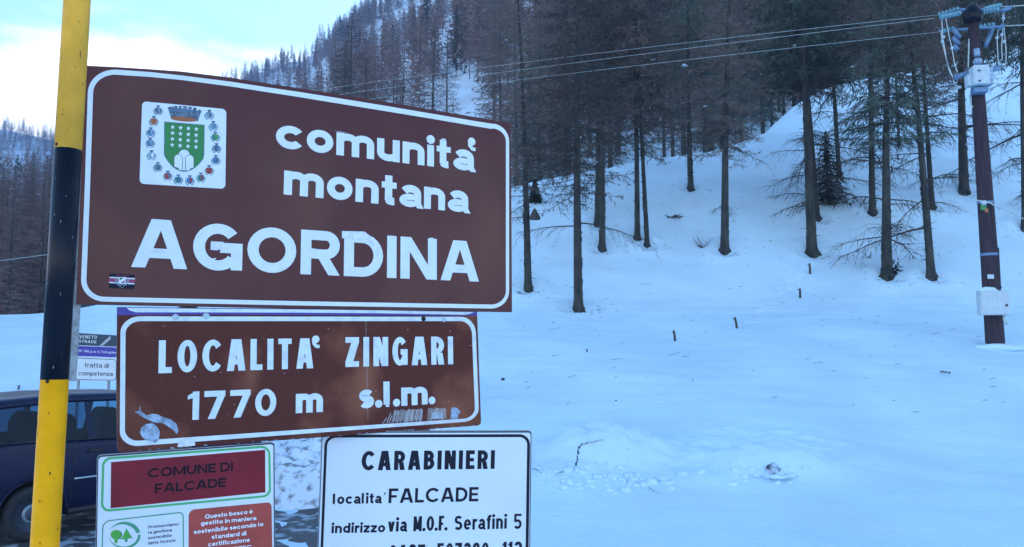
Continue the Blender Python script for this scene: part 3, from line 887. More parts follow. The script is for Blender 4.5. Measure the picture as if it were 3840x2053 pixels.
# ------------------------------------------------------------------ stroke lettering
XH, DS = .74, -.27
def q_bar(x0, y0, x1, y1): return [[(x0, y0), (x1, y0), (x1, y1), (x0, y1)]]
def q_par(xb, xt, y0, y1, hw): return [[(xb, y0), (xb + hw, y0), (xt + hw, y1), (xt, y1)]]
def q_arc(cx, cy, rx, ry, a0, a1, s, n=None):
    n = n or max(4, int(abs(a1 - a0) / 15)); L = []
    P = []
    for i in range(n + 1):
        a = (a0 + (a1 - a0) * i / n) * D2R
        P.append(((cx + rx * math.cos(a), cy + ry * math.sin(a)), (cx + max(rx - s, .01) * math.cos(a), cy + max(ry - s * .92, .01) * math.sin(a))))
    for i in range(n): L.append([P[i][0], P[i + 1][0], P[i + 1][1], P[i][1]])
    return [('strip', L)]
def q_line(pts, s):
    n = len(pts); L = []; E = []
    for i in range(n):
        x, y = pts[i]
        x0, y0 = pts[max(i - 1, 0)]; x1, y1 = pts[min(i + 1, n - 1)]
        dx, dy = x1 - x0, y1 - y0; l = math.hypot(dx, dy) or 1
        nx, ny = -dy / l * s / 2, dx / l * s / 2
        k = 1.0
        if 0 < i < n - 1:
            ax, ay = x - x0, y - y0; la = math.hypot(ax, ay) or 1
            k = 1 / max(.6, abs(((-ay / la) * (-dy / l) + (ax / la) * (dx / l))))
        E.append(((x + nx * k, y + ny * k), (x - nx * k, y - ny * k)))
    for i in range(n - 1): L.append([E[i][0], E[i][1], E[i + 1][1], E[i + 1][0]])
    return [('strip', L)]
def ell(cx, cy, rx, ry, a0, a1, n=12):
    return [(cx + rx * math.cos((a0 + (a1 - a0) * i / n) * D2R), cy + ry * math.sin((a0 + (a1 - a0) * i / n) * D2R)) for i in range(n + 1)]
def disc(cx, cy, r, n=14): return [[(cx + r * math.cos(6.2832 * i / n), cy + r * math.sin(6.2832 * i / n)) for i in range(n)]]
GW = dict(A=.78, B=.66, C=.80, D=.70, E=.56, F=.54, G=.74, I=.0, L=.52, M=.86, N=.70, O=.78, P=.62, Q=.78, R=.66, S=.62, T=.60, U=.68, V=.76, Z=.62,
          a=.54, b=.56, c=.58, d=.56, e=.56, f=.34, g=.56, i=.0, l=.10, m=.86, n=.54, o=.58, p=.56, q=.56, r=.34, s=.46, t=.36, u=.54, v=.54, z=.48)
GW.update({'0': .60, '1': .30, '2': .58, '3': .58, '4': .62, '5': .58, '6': .58, '7': .56, '8': .60, '9': .58, '.': .0, ' ': .30, '’': .0, '‘': .0, 'è': .56})
def glyph(ch, w, s, wf=1.0):
    B, P_, A_ = q_bar, q_par, q_arc
    if ch == 'A':
        h = s * 1.10; tx = w / 2 - h * .70
        y0 = .20; y1 = y0 + s * .85; f = lambda y: y * tx
        return P_(0, tx, 0, 1, h) + P_(w - h, w - h - tx, 0, 1, h) + [[(f(y0) + h * .5, y0), (w - f(y0) - h * .5, y0), (w - f(y1) - h * .5, y1), (f(y1) + h * .5, y1)]]
    if ch in 'BPR':
        m = .53 if ch == 'B' else .48; r1 = min((1 - m + s / 2) / 2, w * .62); cy = (1 + m - s / 2) / 2; ry = (1 - m + s / 2) / 2
        w1 = w * (.94 if ch == 'B' else 1)
        q = B(0, 0, s, 1) + B(s * .8, 1 - s * .92, w1 - r1, 1) + B(s * .8, m - s / 2, w1 - r1, m + s * .42) + A_(w1 - r1, cy, r1, ry, -90, 90, s)
        if ch == 'B':
            ry2 = (m + s / 2) / 2; r2 = min(ry2, w * .62); q += B(s * .8, 0, w - r2, s * .92) + A_(w - r2, ry2, r2, ry2, -90, 90, s)
        if ch == 'R': q += P_(w - s * 1.1, w * .42, 0, m - s * .3, s * 1.12)
        return q
    if ch == 'C': return A_(w * .54, .5, w * .54, .5, 40, 320, s, 20)
    if ch == 'G': return A_(w / 2, .5, w / 2, .5, 40, 322, s, 20) + B(w * .54, .38, w, .38 + s * .92) + B(w - s, .02, w, .42)
    if ch == 'D':
        r = min(.5, w * .66); return B(0, 0, s, 1) + B(s * .8, 1 - s * .92, w - r, 1) + B(s * .8, 0, w - r, s * .92) + A_(w - r, .5, r, .5, -90, 90, s)
    if ch == 'E': return B(0, 0, s, 1) + B(s * .8, 0, w, s * .92) + B(s * .8, 1 - s * .92, w, 1) + B(s * .8, .5 - s * .42, w * .92, .5 + s * .42)
    if ch == 'F': return B(0, 0, s, 1) + B(s * .8, 1 - s * .92, w, 1) + B(s * .8, .46 - s * .42, w * .86, .46 + s * .42)
    if ch == 'I': return B(0, 0, s, 1)
    if ch == 'L': return B(0, 0, s, 1) + B(s * .8, 0, w, s * .92)
    if ch == 'M':
        h = s * .95; return B(0, 0, s, 1) + B(w - s, 0, w, 1) + P_(w / 2 - h / 2, 0.01, 0.12, 1, h) + P_(w / 2 - h / 2, w - h - .01, 0.12, 1, h)
    if ch == 'N': return B(0, 0, s, 1) + B(w - s, 0, w, 1) + P_(w - s * 1.15, 0.0, 0, 1, s * 1.15)
    if ch in 'OQ':
        q = A_(w / 2, .5, w / 2, .5, 0, 360, s, 26)
        if ch == 'Q': q += P_(w * .84, w * .5, -.06, .26, s * .9)
        return q
    if ch == '0': return A_(w / 2, .5, w / 2, .5, 0, 360, s, 24)
    if ch in 'Ss':
        T = 1.0 if ch == 'S' else XH; m = T * .52
        cy1 = (T - s / 2 + m) / 2; ry1 = (T - s / 2 - m) / 2; cy2 = (m + s / 2) / 2; ry2 = (m - s / 2) / 2; rx = w / 2 - s / 2
        return q_line(ell(w / 2, cy1, rx * .94, ry1, 28, 270, 14) + ell(w / 2, cy2, rx, ry2, 90, -150, 14)[1:], s)
    if ch == 'T': return B(w / 2 - s / 2, 0, w / 2 + s / 2, 1 - s * .8) + B(0, 1 - s * .92, w, 1)
    if ch == 'U': return B(0, w * .5, s, 1) + B(w - s, w * .5, w, 1) + A_(w / 2, w * .5, w / 2, w * .5, 180, 360, s)
    if ch == 'V': h = s * 1.06; return P_(w / 2 - h / 2, 0, 0, 1, h) + P_(w / 2 - h / 2, w - h, 0, 1, h)
    if ch == 'Z': return B(0, 0, w, s * .92) + B(0, 1 - s * .92, w, 1) + P_(0, w - s * 1.3, s * .8, 1 - s * .8, s * 1.3)
    if ch == 'z': return B(0, 0, w, s * .9) + B(0, XH - s * .9, w, XH) + P_(0, w - s * 1.3, s * .8, XH - s * .8, s * 1.3)
    if ch == '1': return B(w - s, 0, w, 1) + [[(0, .72), (0, .86), (w - s * .6, 1), (w - s * .6, .80)]]
    if ch == '2': return q_line(ell(w / 2, .70, w / 2 - s / 2, .30 - s / 2, 165, -28, 14) + [(s * .55, s * .85)], s) + B(0, 0, w, s * .92)
    if ch == '3': return q_line(ell(w / 2, .75, w / 2 - s / 2, .25 - s / 3, 150, -80, 12), s) + q_line(ell(w / 2, .28, w / 2 - s / 2, .28 - s / 2, 85, -155, 14), s)
    if ch == '4': return B(w - s * 1.6, 0, w - s * .6, 1) + B(0, .22, w, .22 + s * .9) + P_(0, w - s * 1.9, .26, 1, s * 1.2)
    if ch == '5': return B(s * .2, 1 - s * .92, w * .95, 1) + B(s * .15, .46, s * 1.1, 1) + q_line(ell(w / 2 - .01, .32, w / 2 - s / 2, .32 - s / 2, 140, -145, 16), s)
    if ch == '6': return A_(w / 2, .31, w / 2, .31, 0, 360, s, 20) + q_line([(s / 2, .33), (s * .55, .55), (w * .34, .82), (w * .62, .97)], s)
    if ch == '9': return A_(w / 2, .69, w / 2, .31, 0, 360, s, 20) + q_line([(w - s / 2, .67), (w - s * .55, .45), (w * .66, .18), (w * .38, .03)], s)
    if ch == '7': return B(0, 1 - s * .95, w, 1) + P_(w * .18, w - s * 1.15, 0, 1 - s * .7, s * 1.15)
    if ch == '8': return A_(w / 2, .75, w * .46, .25, 0, 360, s, 18) + A_(w / 2, .28, w / 2, .28, 0, 360, s, 20)
    if ch == '.': return disc(s * .55, s * .55, s * .60)
    if ch == '’': return disc(s * .5, .92, s * .5) + [[(s * .05, .72), (s * .9, .95), (s * .4, .95), (-s * .1, .74)]]
    if ch == '‘': return disc(s * .62, .93, s * .62) + q_line([(s * .25, .95), (s * .30, .80), (s * .7, .70), (s * 1.25, .69)], s * .55)
    X = XH; ry = X / 2
    if ch == 'o': return A_(w / 2, ry, w / 2, ry, 0, 360, s, 22)
    if ch == 'c': return A_(w * .53, ry, w * .53, ry, 38, 322, s, 18)
    if ch in 'eè':
        q = A_(w / 2, ry, w / 2, ry, 0, 318, s, 20) + B(s * .5, ry - s * .38, w - s * .1, ry + s * .38)
        if ch == 'è': q += P_(w * .52, w * .24, X + .07, X + .24, s * .8)
        return q
    if ch == 'a':
        bh = X * .60
        return A_(w * .47, bh / 2, w * .47, bh / 2, 30, 330, s * .95, 18) + B(w - s, s * .3, w, X * .62) + q_line(ell(w / 2 + .01, X * .60, w / 2 - s / 2 - .01, X * .40 - s / 2, 155, 0, 10), s) + P_(w - s * .2 - s * .5 + .03, w - s, -.02, .16, s * .95)
    if ch == 'b': return B(0, 0, s, 1.02) + A_(w / 2, ry, w / 2, ry, 0, 360, s, 20)
    if ch == 'd': return B(w - s, 0, w, 1.02) + A_(w / 2, ry, w / 2, ry, 0, 360, s, 20)
    if ch == 'p': return B(0, DS, s, X) + A_(w / 2, ry, w / 2, ry, 0, 360, s, 20)
    if ch == 'g': return B(w - s, -.05, w, X) + A_(w / 2, ry, w / 2, ry, 0, 360, s, 20) + q_line(ell(w / 2, -.04, w / 2 - s / 2, -DS - .04 - s / 2, 0, -150, 10), s)
    if ch == 'f': return B(w * .22, 0, w * .22 + s, .86) + q_line(ell(w * .22 + s / 2 + .14, .83, .14, .17 - s / 2, 180, 70, 6), s) + B(0, X - s * .8, w * .95, X)
    if ch == 't': return B(w * .22, .14, w * .22 + s, .97) + q_line(ell(w * .22 + s / 2 + .15, .17, .15, .17 - s / 2, 180, 290, 6), s) + B(0, X - s * .75, w, X + s * .05)
    if ch == 'i': return B(0, 0, s, X) + disc(s * .5, .93, s * .62)
    if ch == 'l': return B(0, .10, s, 1.02) + q_line(ell(s / 2 + .10, .14, .10, .14 - s / 2, 180, 275, 5), s)
    if ch == 'r': return B(0, 0, s, X) + q_line(ell(s / 2 + w * .62, X - .27, w * .62, .27 - s / 2, 165, 75, 6), s)
    if ch in 'nm':
        hw = w if ch == 'n' else (w + s) / 2; q = B(0, 0, s, X); r = (hw) / 2
        for k in range(1 if ch == 'n' else 2):
            x0 = k * (hw - s); q += A_(x0 + r, X - .28, r, .28, 0, 168, s, 10) + B(x0 + hw - s, 0, x0 + hw, X - .27)
        return q
    if ch == 'u': return B(0, .27, s, X) + B(w - s, 0, w, X) + A_(w / 2, .28, w / 2, .28, 180, 360, s, 12)
    if ch == 'v': h = s * 1.05; return P_(w / 2 - h / 2, 0, 0, X, h) + P_(w / 2 - h / 2, w - h, 0, X, h)
    return []

class Sign:
    """a flat plate: photo pixels on its front are cast onto its plane"""
    def __init__(s, px, py, Y, yaw, name, label, cat, tilt=0.0):
        s.P0 = at(px, py, Y); y = yaw * D2R
        s.n = Vector((math.cos(y) * math.cos(tilt), -math.sin(y) * math.cos(tilt), math.sin(tilt)))
        s.o = thing(name, label, cat, s.P0)
        s.ex = Vector((math.sin(y), math.cos(y), 0)); s.ey = s.n.cross(s.ex) * 1.0
        if s.ey.z < 0: s.ey = -s.ey
    def p(s, px, py, lift=0.0):
        d = ray(px, py); k = (s.P0 - CAM).dot(s.n) / d.dot(s.n)
        return CAM + d * k + s.n * lift
    def flat(s, pts): return [((p - s.P0).dot(s.ex), (p - s.P0).dot(s.ey)) for p in pts]
    def poly(s, b, pix, lift, holes=(), mi=0, world=False):
        loops = [[(q if world else s.p(*q)) for q in pix]] + [[(q if world else s.p(*q)) for q in h] for h in holes]
        f2 = [[Vector((x, y, 0)) for x, y in s.flat(l)] for l in loops]
        tri = tessellate_polygon(f2)
        vs = [q + s.n * lift for l in loops for q in l]
        fs = []
        for t in tri:
            a_, b_, c_ = [vs[i] for i in t]
            fs.append(t if (b_ - a_).cross(c_ - a_).dot(s.n) > 0 else (t[0], t[2], t[1]))
        b.add(vs, fs, mi)
    def plate(s, pix, thick, name, mats, front=0, back=1):
        b = MB(); s.poly(b, pix, 0, mi=0)
        P = [s.p(*q) for q in pix]; Q = [q - s.n * thick for q in P]; n = len(P)
        b.add(P + Q, [(i, (i + 1) % n, (i + 1) % n + n, i + n) for i in range(n)], 1)
        bb = MB(); s.poly(bb, pix, -thick); b.add(bb.v, [tuple(reversed(f)) for f in bb.f], 1)
        return b.build(name, mats, s.o)
    def text(s, string, p0, p1, top, wt=.18, ref='c', gap=.13, m='white_film', name='lettering', lift=.0006, label=None, gamma=1.0):
        A_, B_, T_ = s.p(*p0), s.p(*p1), s.p(*top)
        # height vector, perpendicular-ish, from the foot of `top` on the baseline
        e1 = (B_ - A_); L = e1.length; e1.normalize()
        base_t = A_ + e1 * (T_ - A_).dot(e1); hv = T_ - base_t
        U = hv.length / (XH if ref == 'x' else 1.0); e2 = hv.normalized()
        fixed = 0; flex = 0; n = len(string)
        for ch in string:
            w = GW[ch]
            if ch in 'iI': fixed += wt
            elif ch == 'l': fixed += wt + .10
            elif ch == '.': fixed += wt * 1.15
            elif ch in '’‘': fixed += wt * 1.1
            elif ch == ' ': fixed += w - gap * .5
            else: flex += w
        fixed += gap * (n - 1)
        tgt = L / U
        wf = (tgt - fixed) / flex if flex else 1
        if wf < .4: wf = .4
        b = MB(); x = 0; k = 0
        for ch in string:
            if ch in 'iI': w = wt
            elif ch == 'l': w = wt + .10
            elif ch == '.': w = wt * 1.15
            elif ch in '’‘': w = wt * 1.1
            elif ch == ' ': w = GW[ch] - gap * .5
            else: w = GW[ch] * wf
            k = 0
            for q in glyph(ch, w, wt):
                strip = q[1] if isinstance(q, tuple) else [q]
                for quad in strip:
                    vs = [A_ + e1 * ((x + a) * U) + e2 * (c * U) + s.n * (lift + k * .00007) for a, c in quad]
                    f = tuple(range(len(vs)))
                    if (vs[1] - vs[0]).cross(vs[2] - vs[0]).dot(s.n) < 0: f = f[::-1]
                    b.add(vs, [f])
                k += 1
            x += w + gap
        return b.build(name, M[m], s.o, False, label or ('the words ' + string if False else None))

def rr_px(corn, r, n=7, steps=1):
    """rounded quadrilateral in photo pixels; r: radius in pixels (per corner allowed)"""
    out = []; k = len(corn)
    for i in range(k):
        p = Vector(corn[i]); a = Vector(corn[i - 1]); c = Vector(corn[(i + 1) % k])
        rad = r[i] if isinstance(r, (list, tuple)) else r
        if isinstance(rad, tuple): ra, rc = rad
        else: ra = rc = rad
        if ra <= 0: out.append(tuple(p)); continue
        s_ = p + (a - p).normalized() * ra; e = p + (c - p).normalized() * rc
        for j in range(n + 1):
            t = j / n
            u = (1 - t); w1 = .5523
            c1 = s_.lerp(p, w1); c2 = e.lerp(p, w1)
            out.append(tuple(s_ * u ** 3 + c1 * (3 * u * u * t) + c2 * (3 * u * t * t) + e * t ** 3))
    return out
def bolt(s, px, py, r=.008, m='light_grey'):
    b = MB(); c = s.p(px, py)
    b.lathe(c, [(r * 1.4, .0), (r * 1.4, .0012), (r, .0014), (r, .005), (r * .7, .006)], 6, s.n)
    return b.build('bolt', M[m], s.o)

# ---- the big brown sign ------------------------------------------------
S1 = Sign(303, 700, 2.40, 60, 'road_sign', 'largest brown sign with white border, coat of arms and the words comunita montana AGORDINA', 'sign')
top1 = [(319, 247), (430, 252), (560, 260), (681, 269), (864, 292), (1000, 313), (1103, 329), (1250, 352), (1429, 380), (1600, 409), (1764, 437), (1915, 463)]
out1 = top1 + [(1918, 817), (1920, 1171), (1100, 1157), (286, 1141), (303, 700)]
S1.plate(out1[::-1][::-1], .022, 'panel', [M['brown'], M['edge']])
# border band: outer and inner loops
o_in = [(345, 352)]
def loop1(d):
    """border loop at distance d (0 outer, 1 inner) of the white band"""
    L = [(436, 262), (560, 271), (681, 284), (864, 307), (1000, 328), (1103, 343), (1250, 366), (1429, 395), (1600, 424), (1764, 452), (1850, 466)]
    I = [(430, 281), (560, 289), (681, 301), (864, 325), (1000, 346), (1103, 362), (1250, 386), (1429, 415), (1600, 443), (1764, 471), (1842, 484)]
    top = [tuple(a + (b_ - a) * d for a, b_ in zip(p, q)) for p, q in zip(L, I)]
    def cor(c, a0, a1, rx, ry, n=9):
        return [(c[0] + rx * math.cos(t * D2R), c[1] - ry * math.sin(t * D2R)) for t in np.linspace(a0, a1, n)]
    x = d
    tr_ = cor((1842, 532), 80, 0, 67 - 12 * x, 68 - 18 * x)
    br = cor((1842, 1092), 0, -88, 67 - 12 * x, 66 - 15 * x)
    bl = cor((392, 1051), -92, -180, 88 - 20 * x, 81 - 18 * x)
    lf = [(318 + 20 * x, 700)]
    tl = cor((430, 350), 178, 95, 101 - 20 * x, 88 - 19 * x)
    bot = [(1842, 1158 - 15 * x), (1100, 1146 - 16 * x), (400, 1132 - 18 * x)]
    return top + tr_ + br + bot[1:2] + bl + lf + tl
b = MB(); O_, I_ = loop1(0), loop1(1)
def band(S, O_, I_, lift, name, m, label=None):
    b = MB(); n = len(O_); Po = [S.p(*q, lift) for q in O_]; Pi = [S.p(*q, lift) for q in I_]
    b.add(Po + Pi, [(i + n, (i + 1) % n + n, (i + 1) % n, i) for i in range(n)])
    return b.build(name, M[m], S.o, False, label)
band(S1, O_, I_, .0004, 'border', 'white_film')
Z4 = lambda x, y: (950 + x / 1.679, 380 + y / 1.679)
Z3 = lambda x, y: (300 + x / 1.435, 220 + y / 1.435)
S1.text('‘', Z4(1352, 436), Z4(1394, 441), Z4(1352, 238), .21, 'c', .1)
S1.text('comunita', Z4(140, 292), Z4(1388, 444), Z4(160, 146), .25, 'x', .10, label='white lowercase word comunita with a raised apostrophe')
S1.text('montana', Z4(190, 587), Z4(1352, 704), Z4(212, 438), .25, 'x', .10, label='white lowercase word montana')
S1.text('AGORDINA', Z3(275, 1122), Z4(1420, 1137), Z3(290, 857), .235, 'c', .10, label='large white capitals AGORDINA')
for x, y in ():
    pass
# peeled bits of film on the letters
def peel(S, pts, f, m='foil_light', lift=.0016):
    b = MB(); S.poly(b, [f(*q) for q in pts], lift); return b.build('peeled_film', M[m], S.o)
peel(S1, [(370, 1040), (378, 1030), (460, 1034), (467, 1042), (440, 1048), (400, 1044)], Z3)
peel(S1, [(704, 984), (775, 988), (760, 1005), (768, 1020), (745, 1030), (735, 1033), (702, 1030)], Z3)
peel(S1, [(678, 1072), (700, 1078), (735, 1074), (725, 1082), (690, 1084)], Z3)
peel(S1, [(557, 818), (700, 822), (735, 850), (765, 890), (788, 950), (786, 985), (768, 955), (755, 908), (710, 878), (650, 872), (600, 868), (557, 862)], Z4)
peel(S1, [(1280, 1048), (1345, 1045), (1350, 1055), (1310, 1068), (1276, 1070)], Z4)
peel(S1, [(1108, 860), (1135, 862), (1125, 874)], Z4)
peel(S1, [(505, 186), (545, 192), (600, 204), (560, 198)], Z4)
peel(S1, [(1158, 282), (1178, 284), (1166, 300), (1158, 298)], Z4)
peel(S1, [(1185, 236), (1210, 238), (1208, 248), (1183, 246)], Z4)
peel(S1, [(350, 925), (392, 930), (375, 944), (352, 936)], Z4)
# coat of arms
E_ = lambda x, y: (480 + x / 3.443, 340 + y / 3.443)
b = MB(); S1.poly(b, rr_px([E_(183, 140), E_(1270, 242), E_(1256, 1272), E_(148, 1204)], 17), .0005); b.build('emblem_ground', M['white_film'], S1.o)
def emb(pts, m, lift, name='emblem_piece', label=None, f=E_, S=S1):
    b = MB(); S.poly(b, [f(*q) for q in pts], lift); return b.build(name, M[m], S.o, False, label)
def shield(g):
    T = [(466 + g, 402 + g), (990 - g, 445 + g), (984 - g, 830), (975 - g, 880)]
    for t in np.linspace(0, 1, 7)[1:]: T.append((975 - g - (975 - 722 - g) * (t ** 1.25), 880 + (1052 - g - 880) * math.sin(t * math.pi / 2) ** 1.1))
    for t in np.linspace(1, 0, 7)[1:]: T.append((462 + g + (722 - 462 - g) * (t ** 1.25), 835 + (1052 - g - 835) * math.sin(t * math.pi / 2) ** 1.1))
    return T
emb(shield(0), 'grey_print', .0008, 'shield_rim'); emb(shield(11), 'shield_green', .0011, 'shield')
def star(cx, cy, r): return [(cx + (r if k % 2 == 0 else r * .42) * math.sin(k * math.pi / 5), cy - (r if k % 2 == 0 else r * .42) * math.cos(k * math.pi / 5)) for k in range(10)]
for i in range(4):
    for j in range(4):
        emb(star(576 + 102 * i - j * 2, 474 + 9.0 * i + 77 * j, 32), 'white_film', .0014, 'star')
def arch(x0, x1, yt, yb0, yb1):
    r = (x1 - x0) / 2; cx = (x0 + x1) / 2
    return [(x0, yb0)] + [(cx - r * math.cos(t), yt + r - r * math.sin(t)) for t in np.linspace(0, math.pi, 9)] + [(x1, yb1)]
emb(arch(648, 800, 760, 1012, 1020), 'navy_text', .0013, 'mound_outline'); emb(arch(653, 796, 765, 1030, 1034), 'white_film', .0016, 'mound')
emb(arch(592, 705, 824, 985, 1026), 'navy_text', .0018, 'mound_outline'); emb(arch(597, 698, 829, 983, 1023), 'white_film', .0021, 'mound')
emb(arch(738, 850, 830, 1028, 996), 'navy_text', .0018, 'mound_outline'); emb(arch(745, 845, 836, 1026, 998), 'white_film', .0021, 'mound')
# mural crown above the shield
cr_ = [(512, 222), (560, 205), (578, 214), (590, 203), (636, 198), (640, 232), (655, 230), (652, 200), (695, 200), (692, 232), (712, 234), (708, 196), (730, 206), (762, 200), (758, 236), (776, 240), (780, 208), (826, 214), (820, 248), (836, 252), (845, 218), (890, 232), (880, 258), (900, 262), (918, 245), (950, 265), (928, 320), (914, 360), (905, 400), (870, 392), (740, 380), (640, 372), (560, 368), (548, 340), (530, 280)]
emb(cr_, 'grey_print', .0009, 'crown_emblem')
emb([(548 + 170 + 172 * math.cos(t), 372 - 0 + 30 * math.sin(t) + 14 * math.cos(t)) for t in np.linspace(0, 6.283, 22)[:-1]], 'orange_print', .0012, 'crown_lining')
emb([(530, 262), (600, 250), (700, 246), (800, 256), (930, 290), (926, 300), (800, 268), (700, 258), (600, 262), (534, 276)], 'blue_print', .0013, 'crown_band')
# the ring of fifteen little shields
minis = [(388, 262, 'grey_print', 'pale_print'), (332, 400, 'orange_print', None), (292, 545, 'blue_print', 'pale_print'), (286, 680, 'blue_print', 'pale_print'), (303, 840, 'pale_print', 'white_film'), (384, 995, 'grey_print', 'teal_print'), (512, 1105, 'red_print', 'grey_print'), (648, 1155, 'teal_print', 'blue_print'), (798, 1165, 'blue_print', 'red_print'), (940, 1130, 'teal_print', 'red_print'), (1048, 1035, 'red_print', None), (1132, 905, 'blue_print', 'teal_print'), (1141, 750, 'grey_print', 'blue_print'), (1126, 605, 'teal_print', 'leaf_green'), (1100, 465, 'pale_print', 'blue_print'), (1048, 320, 'pale_print', 'grey_print')]
for cx, cy, m_, m2_ in minis:
    y = cy - 4
    emb([(cx - 43, y - 34), (cx + 43, y - 32), (cx + 42, y + 25), (cx + 18, y + 46), (cx, y + 50), (cx - 18, y + 46), (cx - 42, y + 25)], m_, .0009, 'small_shield')
    emb([(cx - 28, y - 58), (cx - 20, y - 66), (cx + 20, y - 65), (cx + 30, y - 56), (cx + 16, y - 44), (cx + 12, y - 30), (cx - 12, y - 31), (cx - 15, y - 45)], 'grey_print', .0010, 'small_crown')
    if m2_: emb([(cx - 4, y - 30), (cx + 30, y - 28), (cx + 22, y + 30), (cx + 2, y + 34)], m2_, .0012, 'small_charge')
    for sx in (-1, 1):
        emb([(cx + sx * 46, y - 8), (cx + sx * 62, y - 10), (cx + sx * 60, y + 22), (cx + sx * 44, y + 54), (cx + sx * 14, y + 68), (cx + sx * 12, y + 60), (cx + sx * 36, y + 46), (cx + sx * 50, y + 20)], 'grey_print' if sx > 0 else 'teal_print', .0008, 'small_wreath')
# sticker
K_ = lambda x, y: (390 + x / 15.3, 1010 + y / 15.3)
ks = lambda pts, m, l, nm='sticker': emb(pts, m, l, nm, None, K_)
ks([(300, 250), (1760, 330), (1740, 1150), (290, 1090)], 'black', .0005)
ks([(290, 520), (1790, 590), (1780, 800), (270, 730)], 'magenta', .0008, 'sticker_stripe')
ks([(320, 440), (1770, 520), (1770, 590), (320, 510)], 'white_film', .0010, 'sticker_stripe')
ks([(290, 735), (1740, 810), (1740, 880), (290, 800)], 'white_film', .0010, 'sticker_stripe')
ks([(840, 460), (1250, 470), (1250, 720), (1180, 820), (1010, 900), (860, 820), (815, 700)], 'white_film', .0013, 'sticker_shield')
ks([(890, 495), (1110, 500), (880, 680)], 'shield_green', .0016, 'sticker_shield'); ks([(1190, 640), (1190, 760), (1010, 830), (950, 810)], 'magenta', .0016, 'sticker_shield')
for sx in (-1, 1): ks([(1030 + sx * 300, 540), (1030 + sx * 385, 560), (1030 + sx * 390, 760), (1030 + sx * 260, 920), (1030 + sx * 60, 985), (1030 + sx * 60, 940), (1030 + sx * 240, 850), (1030 + sx * 300, 740)], 'pale_print', .0015, 'sticker_wreath')
S1.text('BELLUNESI', K_(705, 410), K_(1410, 440), K_(705, 325), .16, m='magenta', lift=.001, label='tiny red capitals on the sticker')
S1.text('1981', K_(860, 1075), K_(1130, 1085), K_(860, 1010), .18, m='pale_print', lift=.001)
# galvanised flat bar behind the left edge
b = MB(); p_t = S1.p(300, 700, -.03); p_b = at(262, 1430, p_t.y)
b.box(((p_t.x + p_b.x) / 2 , p_t.y + .0, (p_t.z + p_b.z) / 2), (.038, .006, p_t.z - p_b.z), (Vector((.881, .4725, 0)).normalized(), Vector((-.4725, .881, 0)).normalized(), Vector((0, 0, 1))))
b.build('edge_bar', M['galv'], S1.o, False, 'grey galvanised flat bar on the left edge')
for px in (715, 1608):
    b = MB(); c = S1.p(px, 700, -.030); b.box(c, (.10, .02, .04), (S1.ex, S1.n, S1.ey)); b.build('clamp', M['galv'], S1.o)

# ---- brown locality sign -----------------------------------------------
Z5 = lambda x, y: (400 + x / 2.333, 1130 + y / 2.333)
Z6 = lambda x, y: (1100 + x / 2.333, 1130 + y / 2.333)
S2 = Sign(441, 1420, 2.47, 59.5, 'road_sign', 'brown weathered sign with the words LOCALITA ZINGARI 1770 m s.l.m.', 'sign')
S2.P0 = S1.p(441, 1420, .002); S2.o.location = S2.P0
out2 = [(440, 1152), (700, 1155), (1100, 1158), (1400, 1162), (1789, 1168), (1797, 1390)] + rr_px([(1804, 1597), (1802, 1597), (1801, 1598)], 0) + [(1790, 1601), (1417, 1626), (1150, 1647), (800, 1672), (452, 1700), (441, 1693), (436, 1440)]
out2 = [(440, 1152), (700, 1155), (1100, 1158), (1400, 1162), (1789, 1168), (1797, 1390), (1804, 1580), (1802, 1591), (1792, 1597), (1417, 1624), (1150, 1645), (800, 1670), (455, 1697), (444, 1693), (440, 1680), (437, 1440)]
S2.plate(out2, .016, 'panel', [M['brown_old'], M['edge']])
def strip(S, pix, m, lift, name, label=None):
    b = MB(); S.poly(b, pix, lift); return b.build(name, M[m], S.o, False, label)
strip(S2, [(441, 1154), (700, 1157), (1100, 1160), (1400, 1164), (1788, 1170), (1788, 1184), (1400, 1183), (1100, 1182), (700, 1180), (441, 1183)], 'purple', .0004, 'top_band', 'violet band along the top edge')
strip(S2, [(474, 1155), (700, 1158), (1100, 1161), (1400, 1164), (1780, 1171), (1760, 1178), (1740, 1181), (1400, 1175), (1100, 1173), (700, 1172), (510, 1172), (486, 1165)], 'white_old', .0008, 'top_band', 'worn pale strip along the top edge')
O2 = rr_px([(452, 1187), (1782, 1189), (1797, 1579), (449, 1678)], [(62, 74), (54, 60), (50, 58), (70, 60)], 9)
I2 = rr_px([(471, 1205), (1768, 1205), (1782, 1568), (468, 1657)], [(46, 58), (42, 48), (38, 44), (54, 46)], 9)
band(S2, O2, I2, .0004, 'border', 'white_old')
S2.text('‘', Z6(165, 585), Z6(214, 583), Z6(165, 316), .20, 'c', .1, 'white_old')
S2.text('LOCALITA', Z5(452, 632), Z6(174, 587), Z5(455, 343), .195, 'c', .155, 'white_old', label='white condensed capitals LOCALITA')
S2.text('ZINGARI', Z6(455, 577), Z6(1398, 552), Z6(455, 316), .205, 'c', .155, 'white_old', label='white condensed capitals ZINGARI')
S2.text('1770', Z5(705, 1042), Z5(1482, 1000), Z5(745, 792), .22, 'c', .17, 'white_old', label='white figures 1770')
S2.text('m', Z6(20, 981), Z6(258, 969), Z6(22, 812), .26, 'x', .1, 'white_old')
S2.text('s.l.m.', Z6(575, 942), Z6(1243, 898), Z6(600, 776), .265, 'x', .05, 'white_old', label='white lowercase s.l.m.')
peel(S2, [(245, 965), (280, 962), (290, 915), (300, 960), (345, 1000), (400, 985), (450, 992), (480, 1010), (560, 1035), (610, 1075), (628, 1130), (612, 1165), (585, 1130), (520, 1085), (480, 1065), (430, 1066), (400, 1055), (345, 1030), (300, 1005)], Z5, 'foil')
